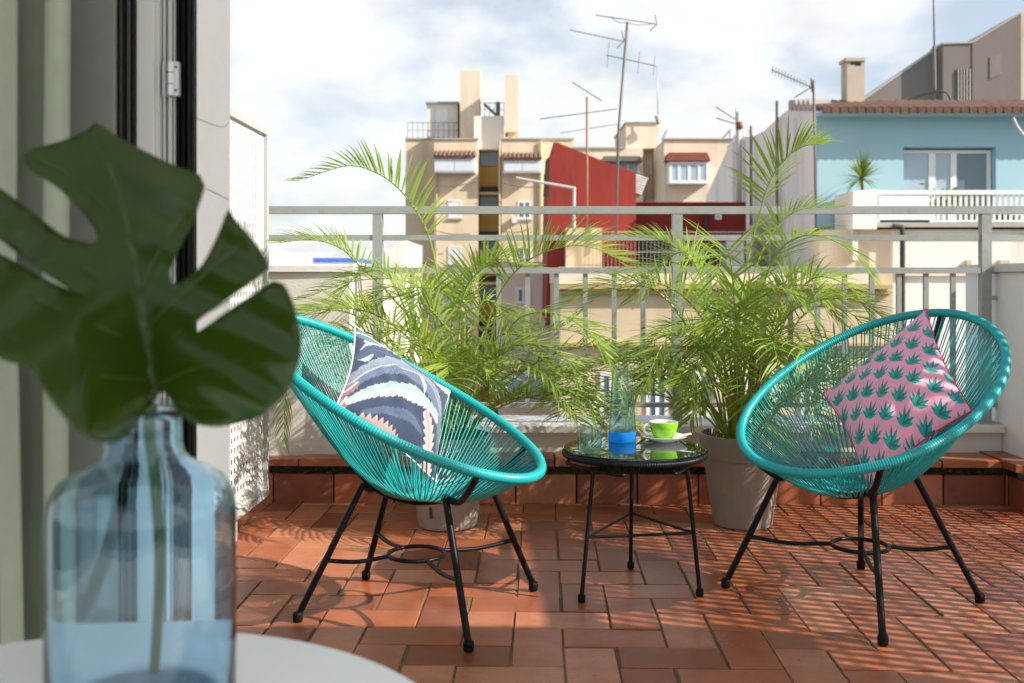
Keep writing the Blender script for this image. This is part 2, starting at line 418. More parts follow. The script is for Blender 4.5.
b = MB(); b.box(2.268, 3.4, 4.40, 5.0, -.05, 1.035); b.build('wall', M_white, pier)
b = MB(); b.cham(2.245, 3.42, 4.38, 5.03, 1.037, 1.075, .006); b.build('coping', M_sill, pier)

# railing
RY = 4.68
rl = thing('railing', (.5, RY, .33), 'grey painted metal railing with two upper rails and upright balusters', 'railing', rz=0)
def rx(px): return (px-CX)*RY/F
def rz_(py): return H-(py-CY)*RY/F
b = MB(); b.box(rx(262), 2.9, RY-.022, RY+.022, rz_(214), rz_(206.5)); b.build('top_rail', M_rail, rl)
posts = [rx(378), rx(677), rx(985)]
for p in posts:
    q = MB(); q.box(p-.023, p+.023, RY-.02, RY+.02, .334, rz_(214)-.001); q.build('post', M_rail, rl)
    q = MB(); q.box(p-.045, p+.045, RY-.045, RY+.045, .3325, .340); q.build('base_plate', M_rail, rl)
spans = [(-.70, posts[0]-.024), (posts[0]+.024, posts[1]-.024), (posts[1]+.024, posts[2]-.024), (posts[2]+.024, 2.266)]
q = MB()
q.box(rx(262), posts[0]-.024, RY-.015, RY+.015, rz_(240.5), rz_(235))
for a, c in spans[1:3]: q.box(a, c, RY-.015, RY+.015, rz_(240.5), rz_(235))
q.box(posts[2]+.024, 2.9, RY-.015, RY+.015, rz_(240.5), rz_(235))
q.build('middle_rail', M_rail, rl)
q = MB()
for a, c in spans: q.box(max(a, -.735), c, RY-.018, RY+.018, rz_(273.5), rz_(267.5))
q.build('lower_rail', M_rail, rl)
q = MB()
for a, c in spans: q.box(max(a, -.735), c, RY-.015, RY+.015, rz_(407), rz_(402.5))
q.build('bottom_rail', M_rail, rl)
for py in (298, 364):
    q = MB(); q.box(posts[2]+.024, 2.266, RY-.01, RY+.01, rz_(py+2), rz_(py-2)); q.build('wall_bracket', M_rail, rl)
for a, c in spans[:3]:
    n = max(1, round((c-a)/.131)); 
    for i in range(1, n):
        xx = a+(c-a)*i/n
        q = MB(); q.box(xx-.011, xx+.011, RY-.009, RY+.009, rz_(402.5)+.0005, rz_(273.5)-.0005); q.build('baluster', M_rail, rl)

# perforated screens
def screen(name, A, B, z0, z1, pitch, hole, label, holez=None, pitchz=None):
    holez = holez or hole; pz = pitchz or pitch
    A = Vector((*A, 0)); B = Vector((*B, 0)); Lg = (B-A).length; e = (B-A).normalized(); nrm = Vector((e.y, -e.x, 0))
    t = thing(name, (A.x, A.y, z0), label, 'screen')
    m = .055
    nx = int((Lg-2*m)/pitch); nz = int((z1-z0-2*m)/pz)
    mx = (Lg-(nx*pitch))/2; mz = (z1-z0-(nz*pz))/2; k = (pitch-hole)/2; kz = (pz-holez)/2
    us = [0]; zs = [z0]
    for i in range(nx): us += [mx+i*pitch+k, mx+i*pitch+k+hole]
    us.append(Lg)
    for i in range(nz): zs += [z0+mz+i*pz+kz, z0+mz+i*pz+kz+holez]
    zs.append(z1)
    nu, nv = len(us), len(zs); mb = MB(); vs = []; fs = []
    th = .003
    for sgn in (0, 1):
        for z in zs:
            for u in us:
                p = A+e*u+nrm*(th*sgn); vs.append((p.x, p.y, z))
    idx = lambda s_, j, i: s_*nu*nv+j*nu+i
    for j in range(nv-1):
        for i in range(nu-1):
            if i % 2 == 1 and j % 2 == 1:
                c = [(j, i), (j, i+1), (j+1, i+1), (j+1, i)]
                for q in range(4):
                    a_, b_ = c[q], c[(q+1) % 4]; fs.append((idx(0, *a_), idx(0, *b_), idx(1, *b_), idx(1, *a_)))
                continue
            fs.append((idx(0, j, i), idx(0, j, i+1), idx(0, j+1, i+1), idx(0, j+1, i)))
            fs.append((idx(1, j+1, i), idx(1, j+1, i+1), idx(1, j, i+1), idx(1, j, i)))
    mb.add(vs, fs); mb.build('perforated_sheet', M_screen, t)
    fr = MB(); w = .018
    def bar(u0, u1, za, zb):
        q = [A+e*u0-nrm*w*.5, A+e*u1-nrm*w*.5, A+e*u1+nrm*w*1.0, A+e*u0+nrm*w*1.0]
        fr.add([(p.x, p.y, za) for p in q]+[(p.x, p.y, zb) for p in q], [(3,2,1,0),(4,5,6,7),(0,1,5,4),(1,2,6,5),(2,3,7,6),(3,0,4,7)])
    bar(-.03, .0, z0, z1); bar(Lg, Lg+.03, z0, z1); bar(-.03, Lg+.03, z1, z1+.03); bar(-.03, Lg+.03, z0-.03, z0)
    fr.build('frame', M_scrfr, t)
    for u in (.05, Lg-.45):
        f = MB(); p = A+e*u; f.box(p.x-.02, p.x+.02, p.y-.02, p.y+.02, -.004, z0-.031); f.build('foot', M_screen, t)
    return t
screen('perforated_screen', (-1.088, 3.30), (-1.064, 4.27), .105, 1.62, .040, .021, 'tall white perforated metal screen behind the glass vase, between house wall and railing')
screen('perforated_screen', (2.62, 1.62), (2.52, 4.22), .06, 1.72, .053, .024, 'long white perforated metal screen closing the terrace beyond the pink cushion chair', .046, .056)

# ------------------------------------------------------------------ house the photograph is taken from
hs = thing('house_wall', (-.8, 1.62, 0), 'white plastered end of the house wall beside the open terrace door', 'wall')
b = MB(); b.box(-3.2, -.485, 1.52, 1.72, -.05, 2.16); b.build('plaster', M_white, hs)
cr = MB()
def wallpt(px, py):   # on the reveal x = -.485
    d = .485*F/(CX-px); return Vector((-.4845, d, H-(py-CY)*d/F))
cr.tube(spline([wallpt(196, 118), wallpt(206, 122), wallpt(214, 125), wallpt(224, 127), wallpt(229, 122)], 14), .0005, 4)
cr.tube(spline([wallpt(205, 188), wallpt(213, 192), wallpt(221, 196), wallpt(229, 200)], 10), [.0003, .0006, .0009, .0009, .0008, .0008, .0007, .0006, .0005, .0003], 4)
cr.build('crack', M_crack, hs)
# unseen rest of the house: low roof and open sides shaped for the light
hm = thing('house', (1.6, .5, 0), 'house with the wide terrace opening the picture is seen through', 'house')
b = MB(); b.box(-.4845, 3.75, 1.52, 1.72, 2.03, 2.16); b.build('lintel', M_white, hm)
b = MB(); b.box(-3.2, 3.75, -.02, 1.72, 2.161, 2.21); b.build('roof', M_white, hm)
b = MB(); b.box(3.6, 3.75, -.02, 1.519, 1.6, 2.16); b.box(3.6, 3.75, -.02, .12, -.05, 1.599); b.box(3.6, 3.75, 1.4, 1.519, -.05, 1.599)
b.build('room_wall', M_room, hm)
b = MB(); b.box(-3.2, 3.75, -4.0, 1.719, -.06, -.006); struct(b.build('room_floor', M_roomfl))  # unseen floor, whitened so that it bounces light into the room

# door furniture at the left: frame, black gasket, folded leaf, hinge
df = thing('door_frame', (-.5, 1.5, 0), 'open terrace door folded against the wall, with pale frame, black seals and steel hinge', 'door')
DD = 1.50
def vbar(px0, px1, d, dd, name, m, par=df, z0=-.004, z1=2.02, bump=None):
    q = MB(); q.box((px0-CX)*d/F, (px1-CX)*d/F, d, d+dd, z0, z1); return q.build(name, m, par)
vbar(175.5, 193, 1.50, .018, 'seal', M_doorblk)
q = MB()
for a, c in ((177.5, 179.5), (184, 185.5), (188.5, 190)): q.box((a-CX)*1.494/F, (c-CX)*1.494/F, 1.490, 1.499, -.004, 2.02)
q.build('seal_lip', M_rubber, df)
vbar(160, 175.4, 1.49, .05, 'jamb_profile', M_alu)
q = MB()
for a, c in ((160.5, 162.2), (165, 167), (170.2, 173.4)): q.box((a-CX)*1.486/F, (c-CX)*1.486/F, 1.479, 1.489, -.004, 2.02)
q.build('profile_rib', M_alud, df)
vbar(134, 159.8, 1.47, .05, 'leaf_stile', M_alu)
q = MB(); q.box((137-CX)*1.465/F, (154-CX)*1.465/F, 1.462, 1.469, -.004, 2.02); q.build('stile_face', mat('stile_white', (.62, .61, .59), .5, .03), df)
vbar(114, 133.8, 1.45, .05, 'brush_seal', M_doorblk)
q = MB()
for a, c in ((116, 118), (121, 122.5), (128, 129)): q.box((a-CX)*1.444/F, (c-CX)*1.444/F, 1.440, 1.449, -.004, 2.02)
q.build('brush_lip', mat('brush_grey', (.05, .045, .04), .8, .3, 60), df)
hg = MB()
xa = (170.5-CX)*1.47/F; za = H-(62-CY)*1.47/F; zb = H-(96-CY)*1.47/F
for k in range(3):
    z0 = zb+(za-zb)*k/3+.0006; z1 = zb+(za-zb)*(k+1)/3-.0006
    hg.tube([(xa, 1.468, z0), (xa, 1.468, z1)], .0072, 12)
hg.box(xa+.002, xa+.0125, 1.468, 1.478, zb, za)
hg.box(xa-.012, xa-.002, 1.470, 1.478, zb, za)
hgo = hg.build('hinge', M_alud, df, True, autos=40)
sc_ = MB()
for zz in (zb+.008, za-.008): sc_.tube([(xa+.009, 1.4665, zz), (xa+.009, 1.4685, zz)], .0016, 8)
sc_.build('screw', M_black, hgo)

# curtains
def curtain(name, xs, y, amp, wl, m, label, ph=0):
    mb = MB(); n = 420; vs = []; fs = []
    for i in range(n+1):
        u = i/n; x = xs[0]+(xs[1]-xs[0])*u
        yy = y+amp*(math.sin(2*math.pi*x/wl+ph)+.35*math.sin(2*math.pi*x/wl*2.3+ph*2+1))
        xx = x+amp*.5*math.sin(4*math.pi*x/wl+ph)
        for k in range(5):
            z = .02+2.0*k/4
            vs.append((xx+.004*math.sin(k*2.1+i*.05), yy*1+.006*math.sin(k+i*.02), z))
    for i in range(n):
        for k in range(4): fs.append((i*5+k, (i+1)*5+k, (i+1)*5+k+1, i*5+k+1))
    mb.add(vs, fs); o = mb.build(name, m, None, True)
    md = o.modifiers.new('t', 'SOLIDIFY'); md.thickness = .0015
    return tag(o, label, 'curtain')
curtain('curtain', (-1.25, -.588), 1.33, .027, .062, M_curtain, 'pale green-grey curtain hanging in deep folds beside the door, behind the big leaf', 2.2)
q = MB(); q.box((66-CX)*1.43/F, (113.5-CX)*1.43/F, 1.43, 1.45, .0, 2.02); tag(q.build('door_panel', M_curt2), 'plain grey folded panel standing between the curtain and the black door seal', 'panel')

# coffee table with vase and leaf (near the eye, soft)
TZ = .60; tc_ = Vector((-.388, .789, TZ)); TR = .360
tb = thing('coffee_table', (tc_.x, tc_.y, 0), 'round white table at the lower left carrying the blue glass vase', 'table')
b = MB(); b.lathe([(.02, -.022), (TR-.01, -.022), (TR-.002, -.017), (TR, -.008), (TR-.002, -.002), (TR-.007, 0), (.02, 0)], 128, tuple(tc_), True, True)
b.build('tabletop', M_tabletop, tb, True, autos=30)
b = MB(); b.tube([(tc_.x, tc_.y, .03), (tc_.x, tc_.y, TZ-.023)], .03, 24); b.build('pedestal', M_tabletop, tb, True, autos=40)
b = MB(); b.lathe([(.22, -.0055), (.22, .012), (.03, .03)], 64, (tc_.x, tc_.y, 0), True, True); b.build('base', M_tabletop, tb, True, autos=40)

VD = .93; vc = ((142.5-CX)*VD/F, VD, TZ+.0005)
prof = [(.004, 0), (.078, 0), (.086, .006), (.0885, .016), (.0885, .185), (.086, .200), (.077, .214), (.060, .224), (.046, .231), (.039, .238), (.0365, .248), (.036, .270), (.0375, .2775), (.0365, .2805)]
inn = [(.0348, .2803), (.0338, .270), (.0342, .248), (.0370, .2372), (.0446, .229), (.0593, .2215), (.0755, .2123), (.0838, .1995), (.0861, .185), (.0861, .020), (.082, .010), (.072, .0065), (.004, .009)]
b = MB(); b.lathe([(r_*.955, z_) for r_, z_ in prof+inn], 96, vc, True, True)
vo = b.build('bottle_vase', M_vase, None, True); tag(vo, 'pale blue glass bottle vase on the round white table, holding one split leaf', 'vase')

# monstera leaf outline, measured on the photograph's view of it, laid on a curved sheet
OUT = [(152,404),(164,391),(187,421),(219,427),(259,417),(287,393),(300,359),(301,334),(294,304),(284,284),(274,281),(240,303),(197,332),(196,323),(225,301),(250,284),(269,268),(262,252),(250,236),(236,220),(229,209),(222,226),(214,244),(203,264),(190,276),(178,284),(172,283),(170,272),(178,252),(193,222),(205,186),(200,175),(169,163),(120,138),(104,127),(95,123),(88,130),(65,140),(24,153),(30,170),(58,188),(82,212),(96,232),(97,241),(90,244),(65,237),(35,215),(5,192),(-30,170),(-62,160),(-78,172),(-72,190),(-40,212),(0,240),(45,274),(78,294),(85,297),(50,282),(0,254),(-50,232),(-80,238),(-86,262),(-70,300),(-45,330),(0,359),(30,369),(50,400),(75,429),(102,443),(125,437),(142,414)]
MID = [(152,404), (148,360), (141,300), (131,240), (116,185), (95,126)]
def leaf_depth(x, y):
    # folded along the midrib, lower-left lobe turned up to the light, tip leaning away
    mx = np.interp(y, [p[1] for p in MID][::-1], [p[0] for p in MID][::-1])
    dx = (x-mx)/F
    d = .915 - .55*abs(dx)*(1 if dx > 0 else .55) + .10*((404-y)/280)**2
    if dx < 0: d -= .17*max(0, (y-262)/150)**1.2*min(1, -dx/.07)
    else: d += .10*max(0, dx)*((y-280)/120)
    d += .006*math.sin(x*.035+y*.02)+.0045*math.sin((y-.55*abs(x-mx))*.105)*min(1, abs(dx)/.05)
    return d
def dense(poly, step=7):
    out = []
    n = len(poly)
    for i in range(n):
        p0, p1, p2, p3 = (Vector(poly[(i+k) % n]) for k in (-1, 0, 1, 2))
        m = max(1, int((p2-p1).length/step))
        for k in range(m):
            t = k/m
            cr_ = .5*((2*p1)+(p2-p0)*t+(2*p0-5*p1+4*p2-p3)*t*t+(3*p1-p0-3*p2+p3)*t**3)
            ln = p1.lerp(p2, t)
            out.append(ln.lerp(cr_, .7))
    return out
def inside(x, y, P):
    c = False; n = len(P)
    for i in range(n):
        a, b_ = P[i], P[i-1]
        if (a.y > y) != (b_.y > y) and x < (b_.x-a.x)*(y-a.y)/(b_.y-a.y)+a.x: c = not c
    return c
DP = dense(OUT)
pts = list(DP)
for gx in range(-90, 310, 9):
    for gy in range(120, 450, 9):
        x, y = gx+(gy//9 % 2)*4.5, gy
        if inside(x, y, DP) and min((p.x-x)**2+(p.y-y)**2 for p in DP) > 20: pts.append(Vector((x, y)))
r = delaunay_2d_cdt([Vector((p.x, p.y)) for p in pts], [(i, (i+1) % len(DP)) for i in range(len(DP))], [list(range(len(DP)))], 1, 1e-4)
lv = [tuple(W(p.x, p.y, leaf_depth(p.x, p.y))) for p in r[0]]
lt = thing('monstera_leaf', (vc[0], vc[1], TZ+.02), 'large dark green split leaf standing in the blue glass vase', 'leaf')
mb = MB(); mb.add(lv, [tuple(f) for f in r[2]])
lf = mb.build('leaf_blade', M_monst, lt, True)
bm = bmesh.new(); bm.from_mesh(lf.data); bmesh.ops.recalc_face_normals(bm, faces=bm.faces); bm.to_mesh(lf.data); bm.free()
md = lf.modifiers.new('t', 'SOLIDIFY'); md.thickness = .0009; md.offset = 1
stem = MB(); j = W(152, 404, .913)
stem.tube(spline([W(153, 690, 1.0), W(157, 640, .985), W(160, 560, .955), W(155, 480, .93), W(149, 430, .918), W(152, 404, .9125)], 40), .0052, 10)
stem.build('stem', M_vein, lt, True)
vn = MB()
def vein(pts, r0, r1):
    P = spline([W(x, y, leaf_depth(x, y)-.0013) for x, y in pts], 26)
    vn.tube(P, [r0+(r1-r0)*i/25 for i in range(26)], 6)
vein(MID, .0026, .0008)
for ps in ([(150,388),(190,370),(240,360),(285,350)], [(148,360),(180,330),(230,300),(265,280)], [(145,330),(170,305),(215,265),(245,240)], [(139,290),(160,250),(185,210),(198,185)], [(134,255),(110,215),(70,175),(35,158)], [(141,300),(100,280),(50,245),(-20,195)], [(146,345),(95,325),(30,295),(-50,260)], [(150,380),(100,375),(50,355),(0,330)], [(151,396),(130,410),(110,425),(100,438)], [(151,398),(175,402),(210,408),(250,400)]):
    vein(ps, .0009, .0003)
vn.build('vein', M_vein, lt, True)

# ------------------------------------------------------------------ chairs
def rot2(v, a): return Vector((v.x*math.cos(a)-v.y*math.sin(a), v.x*math.sin(a)+v.y*math.cos(a)))
def chair(feet, rim_rot, off, label, seed, hook):
    Fr, Lf, Rr, Bk = [Vector(p) for p in feet]      # front pair Fr, Lf ; rear pair Rr, Bk
    fm = (Fr+Lf)/2; rm = (Rr+Bk)/2; c = (fm+rm)/2; a = (fm-rm).normalized()
    a2 = rot2(a, rim_rot); b2 = Vector((-a2.y, a2.x)); cc = c+Vector(off)
    t = thing('string_chair', (c.x, c.y, 0), label, 'chair', 'turquoise string chairs on the terrace')
    A, B, z0, zs, zc, s0 = .423, .378, .649, .524, .017, -.034
    def rim(th):
        u = A*math.cos(th); v = B*math.sin(th)*(1+.021*math.cos(th))
        p = cc+(s0+u)*a2+v*b2
        return Vector((p.x, p.y, z0-zs*u+zc*(u/A)**2))
    nz = .352
    nc = c + a*(-.01)
    def nest(th, k=1):
        p = nc+.105*k*math.cos(th)*a2+.085*k*math.sin(th)*b2
        return Vector((p.x, p.y, nz+.01*math.cos(th)*-1-.012*(1-k)))
    N = 1440
    mb = MB(); mb.tube([rim(2*math.pi*i/N) for i in range(N)], .0155, 12, closed=True, rfun=lambda i: .0136+(.0013 if i % 4 < 2 else 0))
    mb.build('rim', M_tealrim, t, True)
    mb = MB(); K = 86; rg = random.Random(seed)
    for i in range(K):
        for w in (-1, 1):
            th = 2*math.pi*(i+.5+w*.17)/K
            tn = th + w*.05 + rg.uniform(-.02, .02)
            p = rim(th); q = nest(tn)
            d = (q-p); 
            out = Vector((p.x-cc.x, p.y-cc.y, 0)).normalized()
            P = [p, p.lerp(q, .35)+out*.012+Vector((0,0,-.016)), p.lerp(q, .7)+out*.016+Vector((0,0,-.022)), q, nest(tn, .45)+Vector((0, 0, rg.uniform(-.003, .003))), nest(tn+math.pi, .25)]
            mb.tube(spline(P, 14), .0023, 5)
    mb.build('cord_seat', M_teal, t, True)
    # steel frame under the cords
    legs = [(Fr, .58), (Lf, .58), (Rr, .46), (Bk, .46)]
    fr = MB()
    tops = []
    for ft, k in legs:
        p = c+(ft-c)*k; tops.append(Vector((p.x, p.y, .385)))
    # which lateral sides
    def cone_pt(th, k, push=.012):
        p = rim(th).lerp(nest(th), k); out = Vector((p.x-cc.x, p.y-cc.y, 0)); out = out.normalized() if out.length > 1e-6 else Vector()
        return p+out*push+Vector((0, 0, -.018-.02*math.sin(math.pi*k)))
    sF = 1 if (Fr-c).dot(b2) > 0 else -1
    tA = min([.4+.01*i for i in range(90)], key=lambda q: abs(CX+F*rim(sF*q).x/rim(sF*q).y-hook))
    hoop = [rim(sF*tA)+Vector((0, 0, -.012)), cone_pt(sF*tA, .25, .016), cone_pt(sF*tA*.98, .5, .02), tops[0]+Vector((0, 0, -.002)), Vector((*(c+a*.11), .338)), tops[1]+Vector((0, 0, -.002)), cone_pt(-sF*tA*.98, .5, .02), cone_pt(-sF*tA, .25, .016), rim(-sF*tA)+Vector((0, 0, -.012))]
    fr.tube(spline(hoop, 70), .0098, 10)
    sp = [rim(math.pi)+Vector((0, 0, -.012)), cone_pt(math.pi, .3, .02), cone_pt(math.pi, .65, .02), cone_pt(math.pi, .95, .03), Vector((*(c-a*.02), .325)), Vector((*(c+a*.11), .338))]
    fr.tube(spline(sp, 50), .0098, 10)
    rear = [tops[2], Vector((*(c-a*.15), .352)), tops[3]]
    fr.tube(spline(rear, 24), .0098, 10)
    fr.build('support_frame', M_black, t, True, autos=60)
    mids = []
    for (ft, k), tp in zip(legs, tops):
        foot = Vector((ft.x, ft.y, .018)); 
        lg = MB(); lg.tube([foot, foot.lerp(tp, .5), tp+Vector((0, 0, .006))], .0102, 12); lo = lg.build('leg', M_black, t, True, autos=60)
        cpx = MB(); cpx.lathe([(.010, -.003), (.0138, 0), (.0148, .006), (.0148, .019), (.0138, .024), (.0105, .027)], 20, (ft.x, ft.y, .003), True, True)
        cpx.build('rubber_foot', M_rubber, lo, True, autos=50)
        mids.append(foot.lerp(tp, .42))
    zr = mids[0].z
    st = MB()
    R0 = .085
    ring = [Vector((c.x+R0*math.cos(q*2*math.pi/48), c.y+R0*math.sin(q*2*math.pi/48), zr-.005)) for q in range(48)]
    st.tube(ring, .0068, 8, closed=True)
    for m_ in mids:
        d = Vector((m_.x-c.x, m_.y-c.y, 0)); e = d.normalized()*R0+Vector((c.x, c.y, zr-.005))
        st.tube(spline([m_, m_.lerp(e, .5)+Vector((0, 0, -.01)), e], 14), .0068, 8)
    st.build('stretcher', M_black, t, True, autos=60)
    return t, rim
chR, rimR = chair([(1.015,2.737),(.6949,3.250),(1.448,3.096),(1.2086,3.463)], .112, (.015, .005), 'turquoise string chair holding the pink pineapple cushion', 1, 880)
chL, rimL = chair([(-.1169,2.6925),(.0685,3.2165),(-.6263,2.924),(-.4875,3.339)], .042, (-.010, -.079), 'turquoise string chair holding the navy leaf-print cushion', 2, 477)

# ------------------------------------------------------------------ cushions
def cushion(name, T, R, L, Bt, thick, paint, label, facing, piping=None, nres=230):
    T, R, L, Bt = map(Vector, (T, R, L, Bt))
    n = nres; a, bb = np.meshgrid(np.linspace(0, 1, n), np.linspace(0, 1, n), indexing='ij')
    # a along T->R, bb along T->L
    def bil(a, bb):
        w = [(1-a)*(1-bb), a*(1-bb), (1-a)*bb, a*bb]
        return sum(w_[..., None]*np.array(p)[None, None] for w_, p in zip(w, (T, R, L, Bt)))
    nrm = (R-T).cross(L-T).normalized()
    if nrm.dot(Vector(facing)) < 0: nrm = -nrm
    # edges drawn in between the corners
    pa = a-.045*np.sin(np.pi*bb)*(2*a-1); pb = bb-.045*np.sin(np.pi*a)*(2*bb-1)
    P = bil(pa, pb)
    ea = np.clip(1-np.abs(2*a-1), 0, 1); eb = np.clip(1-np.abs(2*bb-1), 0, 1)
    h = thick*np.power(np.clip(np.sin(np.pi*a/1)*np.sin(np.pi*bb/1), 0, 1), .55)
    cre = .006*np.sin(9*a+5*bb)*np.sin(4*bb+1)*np.clip(ea*eb*3, 0, 1)+.004*np.sin(23*(a-bb)+2*np.sin(5*a))*np.clip(ea*eb*2.5, 0, 1)
    front = P+(h+cre)[..., None]*np.array(nrm)[None, None]
    back = P-(h*.75)[..., None]*np.array(nrm)[None, None]
    vs = np.concatenate([front.reshape(-1, 3), back.reshape(-1, 3)])
    i = np.arange((n-1)*(n-1)); r0 = (i//(n-1))*n+i % (n-1)
    f1 = np.stack([r0, r0+n, r0+n+1, r0+1], 1); f2 = f1[:, ::-1]+n*n
    fs = np.concatenate([f1, f2])
    o_ = (T+R+L+Bt)/4
    t = thing(name, o_, label, 'cushion')
    me = bpy.data.meshes.new('cover'); me.from_pydata((vs-np.array(o_)).tolist(), [], fs.tolist()); me.update()
    bm = bmesh.new(); bm.from_mesh(me); bm.verts.ensure_lookup_table()
    col = np.concatenate([paint(a, bb).reshape(-1, 3)]*2)
    at = me.attributes.new('Col', 'FLOAT_COLOR', 'POINT'); at.data.foreach_set('color', np.concatenate([col, np.ones((len(col), 1))], 1).astype(np.float32).ravel())
    bm.free()
    me.polygons.foreach_set('use_smooth', [True]*len(me.polygons))
    me.materials.append(attr_mat(name+'_print'))
    o = bpy.data.objects.new('cover', me); COL.objects.link(o); o.parent = t; ORI[o.name] = Vector(o_)
    bm = bmesh.new(); bm.from_mesh(me); bmesh.ops.remove_doubles(bm, verts=bm.verts, dist=1e-5); bmesh.ops.recalc_face_normals(bm, faces=bm.faces); bm.to_mesh(me); bm.free()
    # piping round the seam
    idx = [(k, 0) for k in range(0, n, 3)]+[(n-1, k) for k in range(0, n, 3)]+[(k, n-1) for k in range(n-1, -1, -3)]+[(0, k) for k in range(n-1, -1, -3)]
    q = MB(); pp = [P[i_, j_] for i_, j_ in idx]; pr = [pp[0]]
    for v in pp[1:]:
        if np.linalg.norm(v-pr[-1]) > .002: pr.append(v)
    q.tube([Vector(v) for v in pr], .0028, 6, closed=True); q.build('piping', piping, t, True)
    return t
def lerpc(A, B, k): return A*(1-k)[..., None]+B*k[..., None]
def pineapple(a, bb):
    r = (a-bb)          # left -> right corner
    h = (1-a-bb)        # bottom -> top corner
    D = .62
    x = r*D/2/.074; y = h*D/2/.068
    col = np.empty(a.shape+(3,)); col[:] = np.array((.84, .33, .45))
    nz = np.sin(a*300)*np.sin(bb*300)*.02
    teal = np.array((.0, .34, .28)); dk = np.array((.0, .13, .14)); grey = np.array((.60, .46, .52))
    row = np.floor(y); fy = y-row; xo = x+.5*(np.mod(row, 2)); fx = xo-np.floor(xo)-.5
    # scalloped net lines: arcs below each crown
    for ddx in (-.5, .5):
        pass
    ar = np.abs(np.hypot(fx, (fy-.92)*.95)-.60)
    m = (ar < .03) & (fy < .92)
    col[m] = grey
    # crown of pointed leaves from a base point
    bx, by = 0.0, .10
    dx = fx-bx; dy = fy-by
    for k, (ang, ln, wd) in enumerate([(-62, .56, .13), (-36, .68, .13), (-9, .86, .14), (18, .86, .14), (44, .68, .13), (68, .52, .12)]):
        A = math.radians(ang); lx, ly = math.sin(A), math.cos(A)
        q = (dx*lx+dy*ly)/ln; w = dx*ly-dy*lx
        w = w - .05*np.sign(ang if ang else 1)*q*q*-1
        ins = (q > -.02) & (q < 1) & (np.abs(w) < wd*np.power(np.clip(1-q, 0, 1), .8)*(.55+.6*np.clip(q*3, 0, 1)))
        col[ins] = teal if k % 2 else teal*.85
        ed = ins & (w*(1 if ang >= 0 else -1) < -wd*.35*(1-q))
        col[ed] = dk
    return col*(1+nz[..., None])
def palmprint(a, bb):
    e1 = (370, 245); e2 = (-60, 315)
    x = 140+a*e1[0]+bb*e2[0]; y = 65+a*e1[1]+bb*e2[1]
    navy = np.array((.018, .036, .090)); col = np.empty(a.shape+(3,)); col[:] = navy
    white = np.array((.56, .58, .60)); grey = np.array((.15, .20, .28)); mint = np.array((.33, .55, .50)); pink = np.array((.48, .28, .27)); pale = np.array((.54, .42, .40)); slate = np.array((.06, .10, .18))
    def leaf(pts, wmax, c1, c2, serr=0., vein=None, freq=26, sym=1.0, split=None):
        P = np.array([tuple(p) for p in spline([(px, py, 0) for px, py in pts], 60)])[:, :2]
        best = np.full(a.shape, 1e9); q = np.zeros(a.shape); sd = np.zeros(a.shape)
        for i in range(59):
            p, e = P[i], P[i+1]-P[i]; L2 = (e**2).sum()
            tt = np.clip(((x-p[0])*e[0]+(y-p[1])*e[1])/L2, 0, 1)
            dx = x-p[0]-tt*e[0]; dy = y-p[1]-tt*e[1]; dd = np.hypot(dx, dy)
            m = dd < best; best[m] = dd[m]; q[m] = ((i+tt)/59)[m]; sd[m] = (np.sign(e[0]*dy-e[1]*dx)*dd)[m]
        prof = wmax*np.power(np.clip(np.sin(np.pi*np.clip(q*.92+.06, 0, 1)), 0, 1), .6)
        saw = np.mod(q*freq/2.6-best*.012, 1.0)
        lim = prof*(1-serr*saw)
        ins = (best < lim) & (q > 0.001) & (q < .999)
        k = .5+.5*np.sin(q*freq*6.28-best*.25)
        cc = lerpc(c1, c2, .05+.5*np.clip(best/np.maximum(prof, 1), 0, 1)+.4*k)
        if split is not None:
            o = sd > 0; cc[o] = lerpc(split, c2, .2*k)[o]
        col[ins] = cc[ins]
        vm = ins & (best < 3.0); col[vm] = white*.95 if vein is None else vein
    pal = np.array((.50, .53, .56))
    leaf([(130, 215), (210, 125), (330, 185), (450, 280), (540, 330)], 46, pal, np.array((.30, .36, .43)), .28, white*.95, 44)
    leaf([(130, 90), (170, 110), (215, 150)], 26, np.array((.14, .25, .28)), slate, .2)
    leaf([(120, 200), (170, 175), (240, 215), (280, 245)], 24, navy, slate, .1, slate)
    leaf([(280, 190), (340, 235), (400, 300), (440, 340)], 24, navy, slate, .25, slate, 30)
    leaf([(85, 320), (150, 262), (250, 245), (350, 295), (420, 380), (455, 450)], 44, grey, np.array((.27, .33, .41)), .16, np.array((.42, .47, .52)), 52, split=np.array((.085, .13, .22)))
    leaf([(330, 280), (350, 330), (350, 360)], 6, pal, pal)
    leaf([(60, 350), (95, 330), (120, 300)], 22, pink*.55, np.array((.30, .12, .15)), .3, freq=16)
    leaf([(55, 420), (85, 390), (100, 355)], 24, np.array((.27, .10, .15)), pink*.6, .3, freq=16)
    leaf([(100, 378), (160, 350), (260, 352), (370, 405), (480, 490)], 30, mint*.75, np.array((.36, .45, .45)), .2, white*.95, 52, split=np.array((.38, .44, .45)))
    leaf([(150, 415), (230, 420), (300, 450), (350, 500)], 16, np.array((.075, .115, .20)), slate, .3, slate, 40)
    leaf([(95, 425), (160, 440), (230, 475), (290, 520)], 24, pink, pale, .6, pale, 30)
    leaf([(355, 425), (385, 500), (400, 570), (420, 650)], 27, pale, np.array((.48, .38, .36)), .5, pink, 24)
    leaf([(440, 430), (450, 520), (450, 600)], 24, slate, grey, .4, grey, 20)
    leaf([(280, 560), (330, 600), (400, 640)], 26, mint*.7, grey, .3, pal, 24)
    col *= .80
    return col
M_pipe_red = mat('piping_crimson', (.50, .02, .08), .7, .05)
M_pipe_wht = mat('piping_white', (.70, .71, .74), .8, .05)
